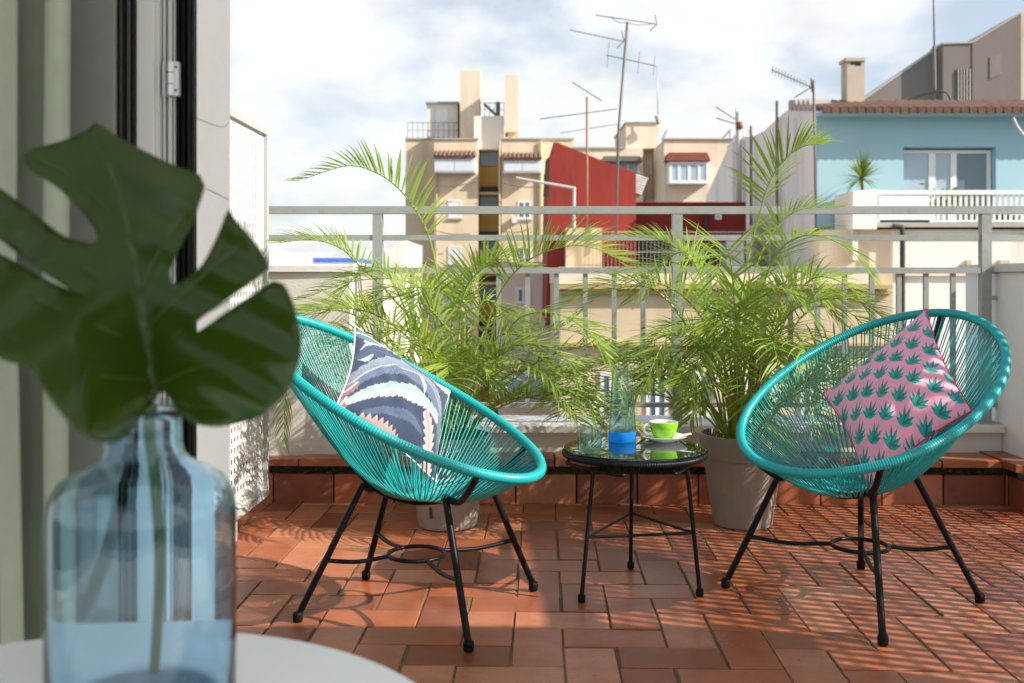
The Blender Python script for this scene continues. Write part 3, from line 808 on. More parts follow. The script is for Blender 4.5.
cushion('cushion', W(926, 309, 3.36), W(972, 411, 2.93), W(823, 394, 3.33), W(868, 488, 2.97), .085, pineapple, 'pink cushion printed with rows of green pineapple crowns, with crimson piping', (-.8, -.7, .4), M_pipe_red, 300)
cushion('cushion', W(355, 326, 3.05), W(450, 391, 3.27), W(337, 404, 2.76), W(436, 482, 2.93), .07, palmprint, 'navy, white and pink leaf-print cushion on the chair beside the big leaf', (.7, -.6, .5), M_pipe_wht, 260)

# ------------------------------------------------------------------ side table with carafe, glass and cup
tcx, tcy, tz = .398, 3.255, .456; tr = .231
st = thing('side_table', (tcx, tcy, 0), 'small black wire side table with a round glass top between the two chairs', 'table')
b = MB(); b.lathe([(.004, -.006), (tr-.002, -.006), (tr, -.004), (tr, -.002), (tr-.002, 0), (.004, 0)], 96, (tcx, tcy, tz), True, True); b.build('glass_top', M_topglass, st, True, autos=30)
b = MB(); N = 720
b.tube([(tcx+(tr-.006)*math.cos(i*2*math.pi/N), tcy+(tr-.006)*math.sin(i*2*math.pi/N), tz-.0185) for i in range(N)], .013, 10, closed=True, rfun=lambda i: .0098+(.0011 if i % 4 < 2 else 0)); b.build('rim', M_black, st, True)
b = MB()
for k in range(-26, 27):
    yy = k*.0082; hw = math.sqrt(max(0, (tr-.008)**2-yy*yy))
    if hw > .03: b.tube([(tcx-hw, tcy+yy, tz-.017), (tcx, tcy+yy, tz-.0185), (tcx+hw, tcy+yy, tz-.017)], .0021, 5)
b.build('cord_top', mat('black_cord', (.015, .016, .017), .4, .1), st, True)
feet = [Vector((.2157, 3.10)), Vector((.411, 3.463)), Vector((.593, 3.159))]
cc_ = sum(feet, Vector((0, 0)))/3
tps = []
hp = MB(); ms_ = []
for ft in feet:
    tp = cc_+(ft-cc_)*.80; tp = Vector((tp.x, tp.y, .405)); tps.append(tp)
    lg = MB(); f3 = Vector((ft.x, ft.y, .016)); lg.tube([f3, tp], .0068, 10); lo = lg.build('leg', M_black, st, True, autos=60)
    c_ = MB(); c_.lathe([(.008, -.003), (.0115, 0), (.0122, .005), (.0122, .016), (.0115, .02), (.007, .023)], 16, (ft.x, ft.y, .003), True, True); c_.build('rubber_foot', M_rubber, lo, True, autos=50)
    ms_.append(f3.lerp(tp, .47))
ang = [math.atan2(t_.y-cc_.y, t_.x-cc_.x) for t_ in tps]
hoop = []
for i in range(3):
    t_ = tps[i]; d = Vector((math.cos(ang[i]), math.sin(ang[i]), 0)); e = Vector((-d.y, d.x, 0))
    base = Vector((tcx, tcy, 0))
    P = [base+d*.165-e*.13+Vector((0, 0, tz-.032)), base+d*.165-e*.135+Vector((0, 0, .412)), t_-e*.11+Vector((0, 0, .002)), t_+e*.11+Vector((0, 0, .002)), base+d*.165+e*.135+Vector((0, 0, .412)), base+d*.165+e*.13+Vector((0, 0, tz-.032))]
    hp.tube(spline(P, 40), .0058, 8)
hp.build('support_frame', M_black, st, True, autos=60)
sb = MB()
for i in range(3): sb.tube([ms_[i], ms_[(i+1) % 3]], .0048, 8)
sb.build('stretcher', M_black, st, True, autos=60)

cf = thing('carafe', (.372, 3.375, tz), 'tall glass carafe of water with a blue foot on the side table', 'carafe')
c3 = (.372, 3.375, tz+.0006)
b = MB()
b.lathe([(.003, .034), (.0455, .034), (.0462, .040), (.0330, .249), (.0322, .2505), (.0322, .249), (.0449, .0395), (.043, .0372), (.003, .0372)], 64, c3, True, True)
b.build('body', M_clear, cf, True, autos=50)
b = MB(); b.lathe([(.003, 0), (.044, 0), (.0465, .003), (.0465, .031), (.0455, .0335), (.003, .0335)], 64, c3, True, True); b.build('blue_foot', M_bluebase, cf, True, autos=40)
b = MB(); rw = lambda z: .0449-(z-.0415)*(.0126/.2075)+.0005
b.lathe([(.003, .0368), (rw(.0425), .0425), (rw(.165), .165), (.003, .165)], 64, c3, True, True); b.build('water', M_water, cf, True, autos=40)

g3 = (.245, 3.165, tz+.0006)
b = MB(); b.lathe([(.003, 0), (.034, 0), (.0375, .004), (.0402, .080), (.0400, .0813), (.0394, .080), (.0366, .010), (.032, .007), (.003, .007)], 48, g3, True, True)
gl = thing('drinking_glass', (g3[0], g3[1], tz), 'short clear drinking glass of water near the left edge of the side table', 'glass')
b.build('tumbler', M_clear, gl, True, autos=50)
b = MB(); b.lathe([(.003, .0066), (.0324, .0068), (.0370, .0100), (.0386, .050), (.003, .050)], 48, g3, True, True); b.build('water', M_water, gl, True, autos=40)

k3 = (.512, 3.372, tz+.0006)
b = MB(); b.lathe([(.003, .003), (.03, .0025), (.032, 0), (.036, 0), (.038, .003), (.062, .010), (.077, .018), (.078, .0195), (.0765, .020), (.060, .0135), (.036, .0065), (.003, .006)], 64, k3, True, True)
tag(b.build('saucer', M_china, None, True, autos=50), 'white saucer under the green coffee cup', 'saucer')
kz = k3[2]+.0072
cupt = thing('coffee_cup', (k3[0], k3[1], kz), 'bright green coffee cup with white inside and handle, on a saucer', 'cup')
b = MB(); b.lathe([(.003, .001), (.022, .001), (.023, 0), (.026, 0), (.030, .004), (.040, .020), (.046, .040), (.0485, .058), (.0478, .0588)], 64, (k3[0], k3[1], kz), True); b.build('cup_body', M_cupgreen, cupt, True, autos=50)
b = MB(); b.lathe([(.0477, .0589), (.0466, .0592), (.0455, .058), (.043, .040), (.037, .020), (.026, .007), (.003, .005)], 64, (k3[0], k3[1], kz), False, True); b.build('cup_lining', M_china, cupt, True)
b = MB(); b.lathe([(.003, .049), (.0435, .049), (.003, .0505)], 48, (k3[0], k3[1], kz), True, False); b.build('coffee', M_coffee, cupt, True)
hd = spline([(k3[0]-.044, k3[1]-.002, kz+.046), (k3[0]-.060, k3[1]-.006, kz+.048), (k3[0]-.069, k3[1]-.008, kz+.036), (k3[0]-.060, k3[1]-.006, kz+.021), (k3[0]-.038, k3[1]-.002, kz+.017)], 24)
b = MB(); b.tube(hd, .0045, 10); b.build('handle', M_china, cupt, True)
b = MB(); A0 = Vector((k3[0]+.040, k3[1]-.030, tz+.022)); B0 = Vector((k3[0]+.088, k3[1]-.022, tz+.028)); w = Vector((0, .010, 0))
b.add([A0-w, A0+w, B0+w, B0-w, A0-w+Vector((0,0,.003)), A0+w+Vector((0,0,.003)), B0+w+Vector((0,0,.003)), B0-w+Vector((0,0,.003))], [(3,2,1,0),(4,5,6,7),(0,1,5,4),(1,2,6,5),(2,3,7,6),(3,0,4,7)])
tag(b.build('sugar_packet', M_china), 'small white packet resting on the saucer rim beside the green cup', 'packet')

# ------------------------------------------------------------------ palms in pots
def frond(mb, pts, ln=.24, n=34, start=.22, wid=.0053, droop=1.0, rg=random, vee=.35, r0=.0055, tone0=.5):
    n = int(n*.86); P = spline(pts, 60); Lt = sum((P[i+1]-P[i]).length for i in range(59))
    mb.t = .75
    mb.tube(P[::2], [r0*(1-.8*i/29) for i in range(30)], 6)
    for k in range(n):
        q = start+(1-start)*(k+.5)/n
        for side in (-1, 1):
            qq = min(.995, q+rg.uniform(-.4, .4)*(1-start)/n)
            fi = qq*59; i = min(int(fi), 58); base = P[i].lerp(P[i+1], fi-i)
            T = (P[min(i+3, 59)]-P[max(i-3, 0)]).normalized()
            sd = T.cross(Vector((0, 0, 1)))
            if sd.length < .15: sd = T.cross(Vector((.6, .8, 0)))
            sd.normalize(); up = sd.cross(T).normalized()
            if up.z < 0: up = -up
            rel = (qq-start)/(1-start)
            l = ln*(.55+.45*math.sin(math.pi*min(1, rel*1.5+.12)) if rel < .5 else (1-.62*(rel-.5)/.5))*rg.uniform(.85, 1.12)
            fwd = .55+.9*rel+rg.uniform(-.1, .1)
            d = (sd*side+T*fwd+up*(vee+rg.uniform(-.1, .15))).normalized()
            w0 = wid*rg.uniform(.8, 1.2)
            wv = d.cross(up).normalized()
            wv = (wv+up*.35*side*rg.uniform(.3, 1)).normalized()
            m = 5; vs = []; g = Vector((0, 0, -1)); p = base.copy(); dd = d.copy()
            dr = droop*rg.uniform(.6, 1.4)
            for s_ in range(m+1):
                u = s_/m
                ww = w0*(.45+.55*min(1, u*4))*(1-u**2.2)
                if s_ == m: vs.append(p.copy())
                else: vs += [p-wv*ww, p+wv*ww]
                p = p+dd*(l/m); dd = (dd+g*.16*dr*(u+.2)).normalized()
            fs = [(2*s_, 2*s_+1, 2*s_+3, 2*s_+2) for s_ in range(m-1)]+[(2*(m-1), 2*(m-1)+1, 2*m)]
            tn_ = min(.82, max(0, tone0+rg.gauss(0, .2))); mb.t = tn_; mb.add(vs, fs)
            if rg.random() < .3: mb.tone[-1] = 1.0; mb.tone[-2] = mb.tone[-3] = max(tn_, .8)

def potted_palm(cx, cy, label, listed, nrand, seed, slot=False, hr=(.55, 1.1)):
    rg = random.Random(seed)
    t = thing('potted_palm', (cx, cy, 0), label, 'palm', 'palms in taupe pots by the railing')
    b = MB(); b.lathe([(.02, .0), (.112, 0), (.118, .004), (.158, .275), (.166, .277), (.168, .281), (.178, .366), (.176, .372), (.166, .372), (.160, .32), (.02, .318)], 64, (cx, cy, .001), True, True)
    po = b.build('pot', M_pot, t, True, autos=35)
    if slot:
        a = -2.05
        b = MB(); p = Vector((cx+.1283*math.cos(a), cy+.1283*math.sin(a), .055)); p2 = p+Vector((.004*math.cos(a), .004*math.sin(a), .045)); b.tube([p, p2], .006, 8); b.build('water_slot', M_dark, po)
    b = MB(); b.lathe([(.02, .0), (.159, 0), (.02, .01)], 40, (cx, cy, .325), True, False); b.build('soil', M_soil, t, True)
    top = Vector((cx, cy, .33))
    for pts, kw in listed:
        mb = MB(); base = top+Vector((rg.uniform(-.06, .06), rg.uniform(-.06, .06), 0))
        frond(mb, [base]+[W(*p) for p in pts], rg=rg, **kw)
        mb.build('frond', M_palm, t)
    for k in range(nrand):
        a = rg.uniform(0, 2*math.pi); low_ = k % 2 == 0
        Lh = rg.uniform(*hr)*(.62 if low_ else 1); out = rg.uniform(.45, .8) if low_ else rg.uniform(.2, .62)
        base = top+Vector((.06*math.cos(a), .06*math.sin(a), 0))
        o = Vector((math.cos(a), math.sin(a)*.62, 0))
        pts = [base, base+o*out*.2+Vector((0, 0, Lh*.45)), base+o*out*.55+Vector((0, 0, Lh*.78)), base+o*out*.95+Vector((0, 0, Lh*.78)), base+o*out*1.25+Vector((0, 0, Lh*(.45 if low_ else .62)))]
        mb = MB(); frond(mb, pts, ln=rg.uniform(.18, .27), n=26, start=rg.uniform(.22, .42), wid=.0050, droop=rg.uniform(.8, 1.9), rg=rg, tone0=rg.uniform(.3, .8)); mb.build('frond', M_palm, t)
    for k in range(9):
        a = rg.uniform(0, 6.28); r_ = rg.uniform(.01, .07); hgt = rg.uniform(.25, .5)
        b = MB(); p = top+Vector((r_*math.cos(a), r_*math.sin(a), -.01)); q = p+Vector((.05*math.cos(a), .05*math.sin(a), hgt))
        b.tube(spline([p, p.lerp(q, .5)+Vector((0, 0, .01)), q], 12), [.0085-.003*i/11 for i in range(12)], 8); b.build('cane', M_cane, t, True)
    return t
up = dict(ln=.23, n=34, start=.45)
Lfr = [
 ([(465,330,4.05),(441,285,4.05),(430,240,4.03),(416,211,4.0),(396,186,3.95),(372,171,3.9),(345,166,3.85),(298,181,3.8)], dict(ln=.22, n=40, start=.38, vee=.5, droop=.7, tone0=.55)),
 ([(430,350,4.1),(390,295,4.15),(362,268,4.2),(340,248,4.2),(312,240,4.2),(275,243,4.2)], dict(ln=.22, n=30, start=.45, vee=.4, tone0=.6)),
 ([(478,370,4.1),(492,310,4.1),(515,272,4.05),(545,252,4.0),(585,246,3.95),(625,262,3.9)], dict(ln=.27, n=36, start=.42, vee=.6, droop=.6, tone0=.5)),
 ([(490,380,4.0),(512,325,3.9),(545,312,3.8),(580,325,3.72),(605,352,3.68),(618,392,3.66)], dict(ln=.25, n=34, start=.38, vee=.1, droop=1.8, tone0=.6)),
 ([(480,400,4.0),(515,372,3.9),(555,372,3.8),(585,395,3.75),(600,440,3.72)], dict(ln=.22, n=30, start=.35, vee=.2, droop=1.6, tone0=.55)),
 ([(425,360,4.0),(385,320,3.95),(345,308,3.9),(305,315,3.9),(278,340,3.9)], dict(ln=.24, n=32, start=.35, vee=.4, tone0=.7)),
 ([(420,380,4.15),(380,330,4.25),(330,310,4.3),(298,340,4.3),(286,395,4.28),(284,440,4.27)], dict(ln=.2, n=30, start=.4, vee=.1, droop=1.8, tone0=.7)),
 ([(455,350,4.0),(440,320,3.95),(415,298,3.9),(385,300,3.85),(362,325,3.85)], dict(ln=.24, n=30, start=.35, vee=.3, droop=1.6, tone0=.45)),
 ([(462,340,4.15),(470,290,4.2),(488,262,4.25),(520,252,4.3)], dict(ln=.22, n=28, start=.4, vee=.5, tone0=.6)),
 ([(470,380,3.95),(500,350,3.85),(540,345,3.8),(570,365,3.75),(585,400,3.7)], dict(ln=.24, n=30, start=.3, vee=.3, droop=1.4, tone0=.75)),
 ([(440,370,3.9),(420,340,3.85),(400,330,3.8),(370,345,3.8)], dict(ln=.2, n=26, start=.3, vee=.4, tone0=.8)),
 ([(450,360,4.2),(430,300,4.25),(400,280,4.3),(350,282,4.32),(300,300,4.32)], dict(ln=.22, n=30, start=.4, vee=.5, tone0=.65)),
 ([(458,345,4.1),(462,300,4.1),(475,275,4.05),(500,262,4.0),(535,268,3.95)], dict(ln=.2, n=30, start=.35, vee=.5, tone0=.7)),
]
potted_palm(-.262, 4.08, 'broad feathery palm in a taupe pot standing behind the chair with the navy cushion', Lfr, 32, 11, True, (.40, .92))
Rfr = [
 ([(738,340,4.15),(748,260,4.2),(758,220,4.2),(767,188,4.15),(782,162,4.1),(802,147,4.05),(822,144,4.0)], dict(ln=.27, n=36, start=.5, vee=.35, droop=.9, tone0=.3)),
 ([(748,350,4.05),(765,280,4.0),(785,245,3.9),(815,235,3.8),(850,250,3.72),(875,280,3.68)], dict(ln=.27, n=38, start=.35, vee=.1, droop=1.7, tone0=.4)),
 ([(725,370,4.05),(703,320,4.0),(676,291,3.95),(640,280,3.9),(600,285,3.85),(565,305,3.8)], dict(ln=.25, n=40, start=.32, vee=.4, droop=1.0, tone0=.35)),
 ([(722,390,4.0),(690,365,3.9),(662,366,3.82),(640,385,3.78),(625,415,3.76)], dict(ln=.23, n=34, start=.3, vee=.1, droop=1.7, tone0=.25)),
 ([(755,370,4.0),(785,318,3.95),(820,300,3.9),(860,302,3.85),(892,325,3.8)], dict(ln=.24, n=34, start=.35, vee=.3, droop=1.1, tone0=.65)),
 ([(735,350,3.95),(740,310,3.85),(760,290,3.78),(790,292,3.7),(815,320,3.66)], dict(ln=.26, n=34, start=.3, vee=.1, droop=1.8, tone0=.45)),
 ([(730,360,4.1),(715,300,4.15),(690,260,4.2),(660,240,4.25),(625,236,4.25)], dict(ln=.2, n=30, start=.5, vee=.4, tone0=.5)),
 ([(742,340,4.2),(755,270,4.3),(775,230,4.35),(800,210,4.35),(840,208,4.35)], dict(ln=.2, n=28, start=.5, vee=.5, tone0=.6)),
 ([(725,385,3.9),(700,345,3.8),(670,335,3.75),(640,350,3.7),(622,375,3.7)], dict(ln=.22, n=32, start=.3, vee=.3, droop=1.3, tone0=.45)),
 ([(748,390,3.95),(762,420,3.8),(775,450,3.72)], dict(ln=.2, n=26, start=.3, vee=.1, droop=1.5, tone0=.6)),
 ([(728,400,3.9),(712,385,3.8),(700,395,3.75),(690,420,3.72)], dict(ln=.2, n=26, start=.3, vee=.2, droop=1.5, tone0=.35)),
 ([(752,360,4.1),(770,310,4.15),(800,280,4.2),(850,275,4.25)], dict(ln=.22, n=30, start=.4, vee=.4, tone0=.7)),
]
potted_palm(.945, 4.10, 'darker feathery palm in a taupe pot between the side table and the pink cushion chair', Rfr, 36, 23, False, (.40, .98))

# ------------------------------------------------------------------ the town
gd = MB(); gd.box(-600, 600, 8, 1200, -13.2, -13.0); gd.box(-600, 600, -600, 7.99, -13.4, -13.2)
struct(gd.build('ground', M_ground))
def X(px, d): return (px-CX)*d/F
def Z(py, d): return H-(py-CY)*d/F
def window(par, px0, px1, py0, py1, d, pane=M_pane, bars=1, fw=.07, hbar=False, proud=.04):
    a = X(px0, d); c = X(px1, d); zt = Z(py0, d); zb = Z(py1, d)
    m = MB(); m.box(a, c, d-proud, d-.003, zt-fw, zt); m.box(a, c, d-proud, d-.003, zb, zb+fw)
    m.box(a, a+fw, d-proud, d-.003, zb+fw, zt-fw); m.box(c-fw, c, d-proud, d-.003, zb+fw, zt-fw)
    for k in range(1, bars):
        xx = a+(c-a)*k/bars; m.box(xx-fw*.5, xx+fw*.5, d-proud, d-.003, zb+fw, zt-fw)
    o = m.build('window', M_frame, par)
    p = MB(); p.box(a+fw, c-fw, d-proud*.5, d-.004, zb+fw, zt-fw) if bars == 1 else [p.box(a+(c-a)*k/bars+fw*(1 if k == 0 else .5), a+(c-a)*(k+1)/bars-fw*(1 if k == bars-1 else .5), d-proud*.5, d-.004, zb+fw, zt-fw) for k in range(bars)]
    p.build('pane', pane, o)
    return o
def sill(par, px0, px1, py, d, m=M_copr):
    q = MB(); q.box(X(px0, d), X(px1, d), d-.12, d-.002, Z(py, d)-.1, Z(py, d)); q.build('sill', m, par)
def rail_far(par, px0, px1, py0, py1, d, n, m=M_ant, r=.02):
    q = MB(); a, c, zt, zb = X(px0, d), X(px1, d), Z(py0, d), Z(py1, d)
    q.tube([(a, d, zt), (c, d, zt)], r*1.3, 5); q.tube([(a, d, (zt+zb)/2), (c, d, (zt+zb)/2)], r*.8, 5)
    for i in range(n+1): xx = a+(c-a)*i/n; q.tube([(xx, d, zb), (xx, d, zt)], r, 5)
    q.build('roof_railing', m, par)
def tilerow(mb, x0, x1, y0, y1, z0, z1, pitch, r):
    n = int((x1-x0)/pitch)
    for i in range(n):
        xc = x0+(i+.5)*(x1-x0)/n
        pts = [(xc, y0+(y1-y0)*k/4, z0+(z1-z0)*k/4) for k in range(5)]
        mb.tube(pts, r, 8, rfun=lambda k: r*random.uniform(.93, 1.07))
    mb.add([(x0, y0+.02, z0-.02), (x1, y0+.02, z0-.02), (x1, y1, z1-.02), (x0, y1, z1-.02)], [(0, 1, 2, 3)])

# --- tall tan apartment block
d = 68.0; BZ = 560
tn = thing('apartment_block', W(480, BZ, d+3), 'tall tan apartment block with two tower-like chimneys and an ochre light well', 'building')
m = MB(); m.pbox(405.5, 434, 139.5, BZ, d+3.2, 9); m.pbox(434.05, 478, 139.5, BZ, d, 12); m.pbox(501.5, 541.5, 140, BZ, d, 12); m.pbox(541.6, 574, 139.5, BZ, d+1.2, 10); m.pbox(477, 503, 149, BZ, d+4.2, 7)
m.build('wall', M_tan, tn)
m = MB(); m.pbox(478.6, 500.9, 150, BZ, d+2.2, .5); m.build('light_well', M_ochre, tn)
for a, c, dd_ in ((405, 434.5, d+3.1), (433.5, 478.5, d-.1), (501, 542, d-.1), (541.5, 574, d+1.1)):
    m = MB(); m.pbox(a, c, 137.8, 139.4, dd_, .5); m.build('coping', M_copr, tn)
m = MB(); m.pbox(474, 504, 116, 149.2, d+1.2, 6); m.build('stair_house', M_towerw, tn)
m = MB(); m.pbox(460, 480.5, 70.5, 139, d+2.6, 4); m.build('chimney_tower', M_tan2, tn)
ch = MB(); ch.pbox(504.8, 518.2, 75, 131.5, d+.6, 3); ch.pbox(508, 515, 131.6, 140, d+1.2, 1.8); ch.build('chimney_tower', M_tan2, tn)
hu = MB(); hu.pbox(427, 457.5, 103, 139, d+3.4, 4); huo = hu.build('roof_hut', M_towerw, tn)
m = MB(); m.pbox(425.5, 459, 101.5, 103.2, d+3.2, 4.5); m.build('hut_roof', M_copr, huo)
m = MB(); m.pbox(435.5, 448, 109, 137, d+3.33, .05); m.build('hut_door', M_shut, huo)
rail_far(tn, 407.5, 459, 122.5, 138, d+3.1, 10); rail_far(tn, 480, 504, 103, 116, d+1.3, 5)
m = MB(); m.tube([W(484, 104, d+2), W(496, 115, d+2)], .1, 5); m.tube([W(498, 102, d+2), W(498, 116, d+2)], .16, 5); m.build('roof_pipe', M_ant, tn)
for a, c, yt in ((433.5, 476, 152), (503, 542, 154)):
    m = MB(); tilerow(m, X(a, d-.8), X(c, d-.8), d-1.1, d, Z(yt+5, d-.9), Z(yt, d), .28, .13); m.build('awning_roof', M_roof, tn)
    m = MB(); m.pbox(a+.5, c-.5, yt+5.6, 172.5, d-.9, .89); en = m.build('enclosure', M_shut, tn)
    for k in range(2):
        w = (c-a-2)/2; m = MB(); m.pbox(a+1.2+k*w, a+.4+(k+1)*w, yt+7, 171, d-.94, .03); m.build('pane', mat('frosted%d' % k, (.66, .70, .74), .4, .05), en)
for yy in (200, 246, 292, 338, 384):
    window(tn, 448, 461.5, yy, yy+18, d, M_shut, 1, .12); sill(tn, 447, 462.5, yy+18.4, d)
    window(tn, 517.5, 531, yy+1, yy+19, d, M_pane, 2, .12); sill(tn, 516.5, 532, yy+19.4, d)
    if yy > 220: window(tn, 414.5, 424, yy-1, yy+16, d+3.2, M_pane, 1, .12); sill(tn, 413.5, 425, yy+16.4, d+3.2)
for yy in (151, 196, 241, 286, 331, 376):
    m = MB(); m.pbox(480.5, 497.5, yy+(0 if yy > 151 else 1), yy+15, d+2.1, .09); m.build('well_window', M_pane, tn)
    m = MB(); m.pbox(478.6, 500.8, yy+41, yy+43.5, d+1.2, .98); m.build('well_slab', M_beige, tn)
    m = MB(); m.pbox(480, 499, yy+35.5, yy+40.9, d+1.9, .25); m.build('well_shade_box', M_dark, tn)  # dark boxes stand in for the shade above each slab
for px, py in ((514, 220), (512, 262), (531, 262)):
    m = MB(); m.pbox(px-2, px+3, py-3, py+3, d-.45, .42); m.build('air_unit', M_greyw, tn)

for px, y0 in ((436.5, 174), (499.5, 141), (541, 141)):
    m = MB(); m.tube([W(px, y0, d-.12), W(px, BZ, d-.12)], .075, 6); m.build('drainpipe', M_beige, tn)
for p, q in (((436, 186), (477, 182)), ((503, 183), (540, 187)), ((503, 232), (530, 229)), ((436, 231), (470, 234))):
    A, B = W(*p, d-.7), W(*q, d-.7); m = MB(); m.tube(spline([A, A.lerp(B, .5)+Vector((0, 0, -.12)), B], 10), .03, 4); m.build('washing_line', M_ant, tn)

# --- cream block behind the red house
d = 52.0
cm = thing('cream_block', W(660, BZ-60, d+4), 'cream apartment block with a stair tower and a red-awninged window, behind the red house', 'building')
m = MB(); m.pbox(571, 643, 148.5, BZ-60, d+3, 9); m.pbox(643.05, 664, 150, BZ-60, d+4.5, 7); m.pbox(664.05, 760, 139.5, BZ-60, d, 11); m.pbox(692, 712, 137.5, 139.4, d+1, 6)
m.build('wall', M_tan2, cm)
m = MB(); m.pbox(626, 659, 123, 148.4, d+3.5, 6); m.build('stair_tower', M_tan2, cm)
m = MB(); m.pbox(625, 660, 121.6, 122.9, d+3.4, 6.3); m.pbox(570, 625.5, 147, 148.4, d+2.9, 6); m.pbox(663.5, 760, 138, 139.4, d-.1, .6); m.build('coping', M_copr, cm)
m = MB(); m.pprism([(666, 160.5), (711, 160.5), (707, 152.5), (669, 152.5)], d-.9, .88); m.build('awning', M_awn, cm)
window(cm, 669, 709, 161.5, 183.5, d-.7, M_panel, 4, .16, proud=.05)
m = MB(); m.pbox(669.2, 708.8, 161.6, 183.4, d-.695, .69); m.build('bay', M_frame, cm)
m = MB(); m.pprism([(600, 161), (643, 161), (640, 156), (604, 156)], d+1.6, 1.4); m.build('awning', M_ant, cm)
window(cm, 604, 640, 162, 178, d+3, M_panel, 3, .14)
m = MB(); m.pbox(645, 660, 200, 203, d+3.4, 1); m.build('ledge', M_beige, cm)
for yy in (200, 245):
    window(cm, 650, 657, yy-42, yy-26, d+4.5, M_pane, 1, .1)

# --- red house and its terrace
d = 30.0
rd = thing('red_house', W(620, 300, d+3), 'dark red rendered house with a sloping roofline and a railed roof terrace', 'house')
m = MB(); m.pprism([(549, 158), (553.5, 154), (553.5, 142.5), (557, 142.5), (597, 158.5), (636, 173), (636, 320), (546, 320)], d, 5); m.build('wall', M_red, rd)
m = MB(); m.pprism([(543, 196), (545.5, 160), (549.5, 156.5), (549, 196)], d-.15, .14); m.build('roof_edge', M_dark, rd)
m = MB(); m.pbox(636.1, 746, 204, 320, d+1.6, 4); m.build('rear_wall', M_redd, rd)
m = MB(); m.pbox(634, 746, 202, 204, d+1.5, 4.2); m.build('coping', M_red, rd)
m = MB(); m.pbox(640, 668, 240, 268, d+1.55, .05); m.build('dark_doorway', M_dark, rd)
m = MB(); m.pbox(726.5, 744, 241, 268, d+1.5, .09); m.build('white_shutter', M_shut, rd)
m = MB(); m.pbox(719.5, 726, 243, 268, d+1.54, .06); m.build('dark_window', M_pane, rd)
m = MB(); m.pbox(715.5, 721.5, 213.5, 219.5, d+1.48, .11); mo = m.build('meter_box', M_shut, rd); m = MB(); m.pbox(717, 720, 215, 218, d+1.46, .02); m.build('dial', M_copr, mo)
m = MB(); m.tube([W(706, 205, d+1.5), W(706, 268, d+1.5)], .06, 6); m.build('drainpipe', M_dark, rd)
m = MB()
for i in range(8): m.pprism([(635.8, 174+i*2.4), (648-i*.9, 178+i*2.2), (648-i*.9, 179.2+i*2.2), (635.8, 175.4+i*2.4)], d+.2, 1.5)
m.build('slatted_awning', M_shut, rd)
fr = thing('terrace_railing', W(680, 268, d-.9), 'thin upright bar railing in front of the dark red wall', 'railing')
m = MB()
for i in range(38): xx = X(600+i*3.9, d-.9); m.tube([(xx, d-.9, Z(268, d-.9)), (xx, d-.9, Z(232, d-.9))], .0045, 4)
m.tube([W(598, 232, d-.9), W(748, 232, d-.9)], .016, 5); m.tube([W(598, 252, d-.9), W(748, 252, d-.9)], .010, 4); m.build('bars', M_copr, fr)
tag(MB().pbox(566, 602, 228, 330, d-.7, .65).build('roof_block', M_beige), 'small beige rendered block standing against the foot of the red wall', 'roof block')
cl = thing('pipe_arm', W(574, 230, d-1), 'pale bent pipe with a long arm reaching left in front of the red wall', 'pipe')
m = MB(); m.tube([W(516, 178, d-1), W(545, 183, d-1), W(574, 188, d-1)], .04, 8); m.tube([W(574, 187, d-1), W(574, 232, d-1)], .05, 8); m.build('tube', M_pipe, cl)

# --- beige building below the red terrace
d = 24.0
bg = thing('beige_building', W(720, 520, d+2), 'beige building with ochre cornices below the red terrace', 'building')
m = MB(); m.pbox(560, 893, 268.5, 620, d, 6); m.build('wall', M_beige, bg)
m = MB(); m.pbox(559, 870, 267, 284, d-.06, 6); m.build('parapet', M_pinkw, bg)
m = MB(); m.pbox(558, 893, 285, 289, d-.25, .24); m.pbox(558, 893, 291, 294, d-.14, .13); m.pbox(560, 893, 343, 346, d-.16, .15); m.build('cornice', mat('cornice_ochre', (.50, .36, .16), .9, .1, 2), bg)
for px in (600, 646, 688, 735, 800, 850):
    window(bg, px, px+22, 372, 420, d, M_pane, 2, .09)
m = MB()
for px in (628, 672, 715, 770): m.pbox(px, px+4, 346, 620, d-.05, .04)
m.build('pilaster', M_pinkw, bg)
d = 34.0
db = thing('rear_tenement', W(530, 560, d+2), 'narrow pinkish tenement with a railed balcony, seen between the palms', 'building')
m = MB(); m.pbox(498, 566, 262, 600, d, 6); m.build('wall', M_pinkw, db)
window(db, 516, 531, 287, 304, d, M_pane, 2, .1); window(db, 518, 532, 336, 354, d, M_pane, 2, .1)
m = MB(); m.pbox(545, 553, 262, 326, d-.14, .13); m.build('drainpipe', M_awn, db)
m = MB(); m.pbox(494, 545, 366, 371, d-1.2, 1.19); m.pbox(494, 545, 396, 400, d-1.2, 1.19); m.build('balcony_slab', M_copr, db)
m = MB(); m.pbox(495, 544, 374, 395, d-1.15, .02); m.build('balcony_glass', M_panel, db)

# --- blue house
d = 28.0
bl = thing('blue_house', W(920, 330, d+3), 'sky blue rendered house with a tiled roof, wide window and white balcony', 'house')
x0 = 8.545; x1 = X(1110, d)
wx0, wx1, wzt = X(903.5, d), X(996, d), Z(147, d)
m = MB(); zt = Z(113.5, d); zb = Z(228, d)
m.box(x0, wx0, d, d+8, zb, zt); m.box(wx1, x1, d, d+8, zb, zt); m.box(wx0, wx1, d, d+8, wzt, zt); m.box(wx0, wx1, d+.38, d+8, zb, wzt-.002)
m.build('wall', M_blue, bl)
m = MB(); m.box(x0-.05, x1, d-.56, d-.002, Z(117.0, d), Z(113.2, d)); m.build('eave', M_blue, bl)
m = MB(); tilerow(m, x0-.05, x1, d-.66, d+1.8, Z(110.0, d-.66), Z(103.0, d+1.8), .235, .105); m.build('roof', M_roof, bl)
m = MB(); fz = wzt-.06
fd = d+.24
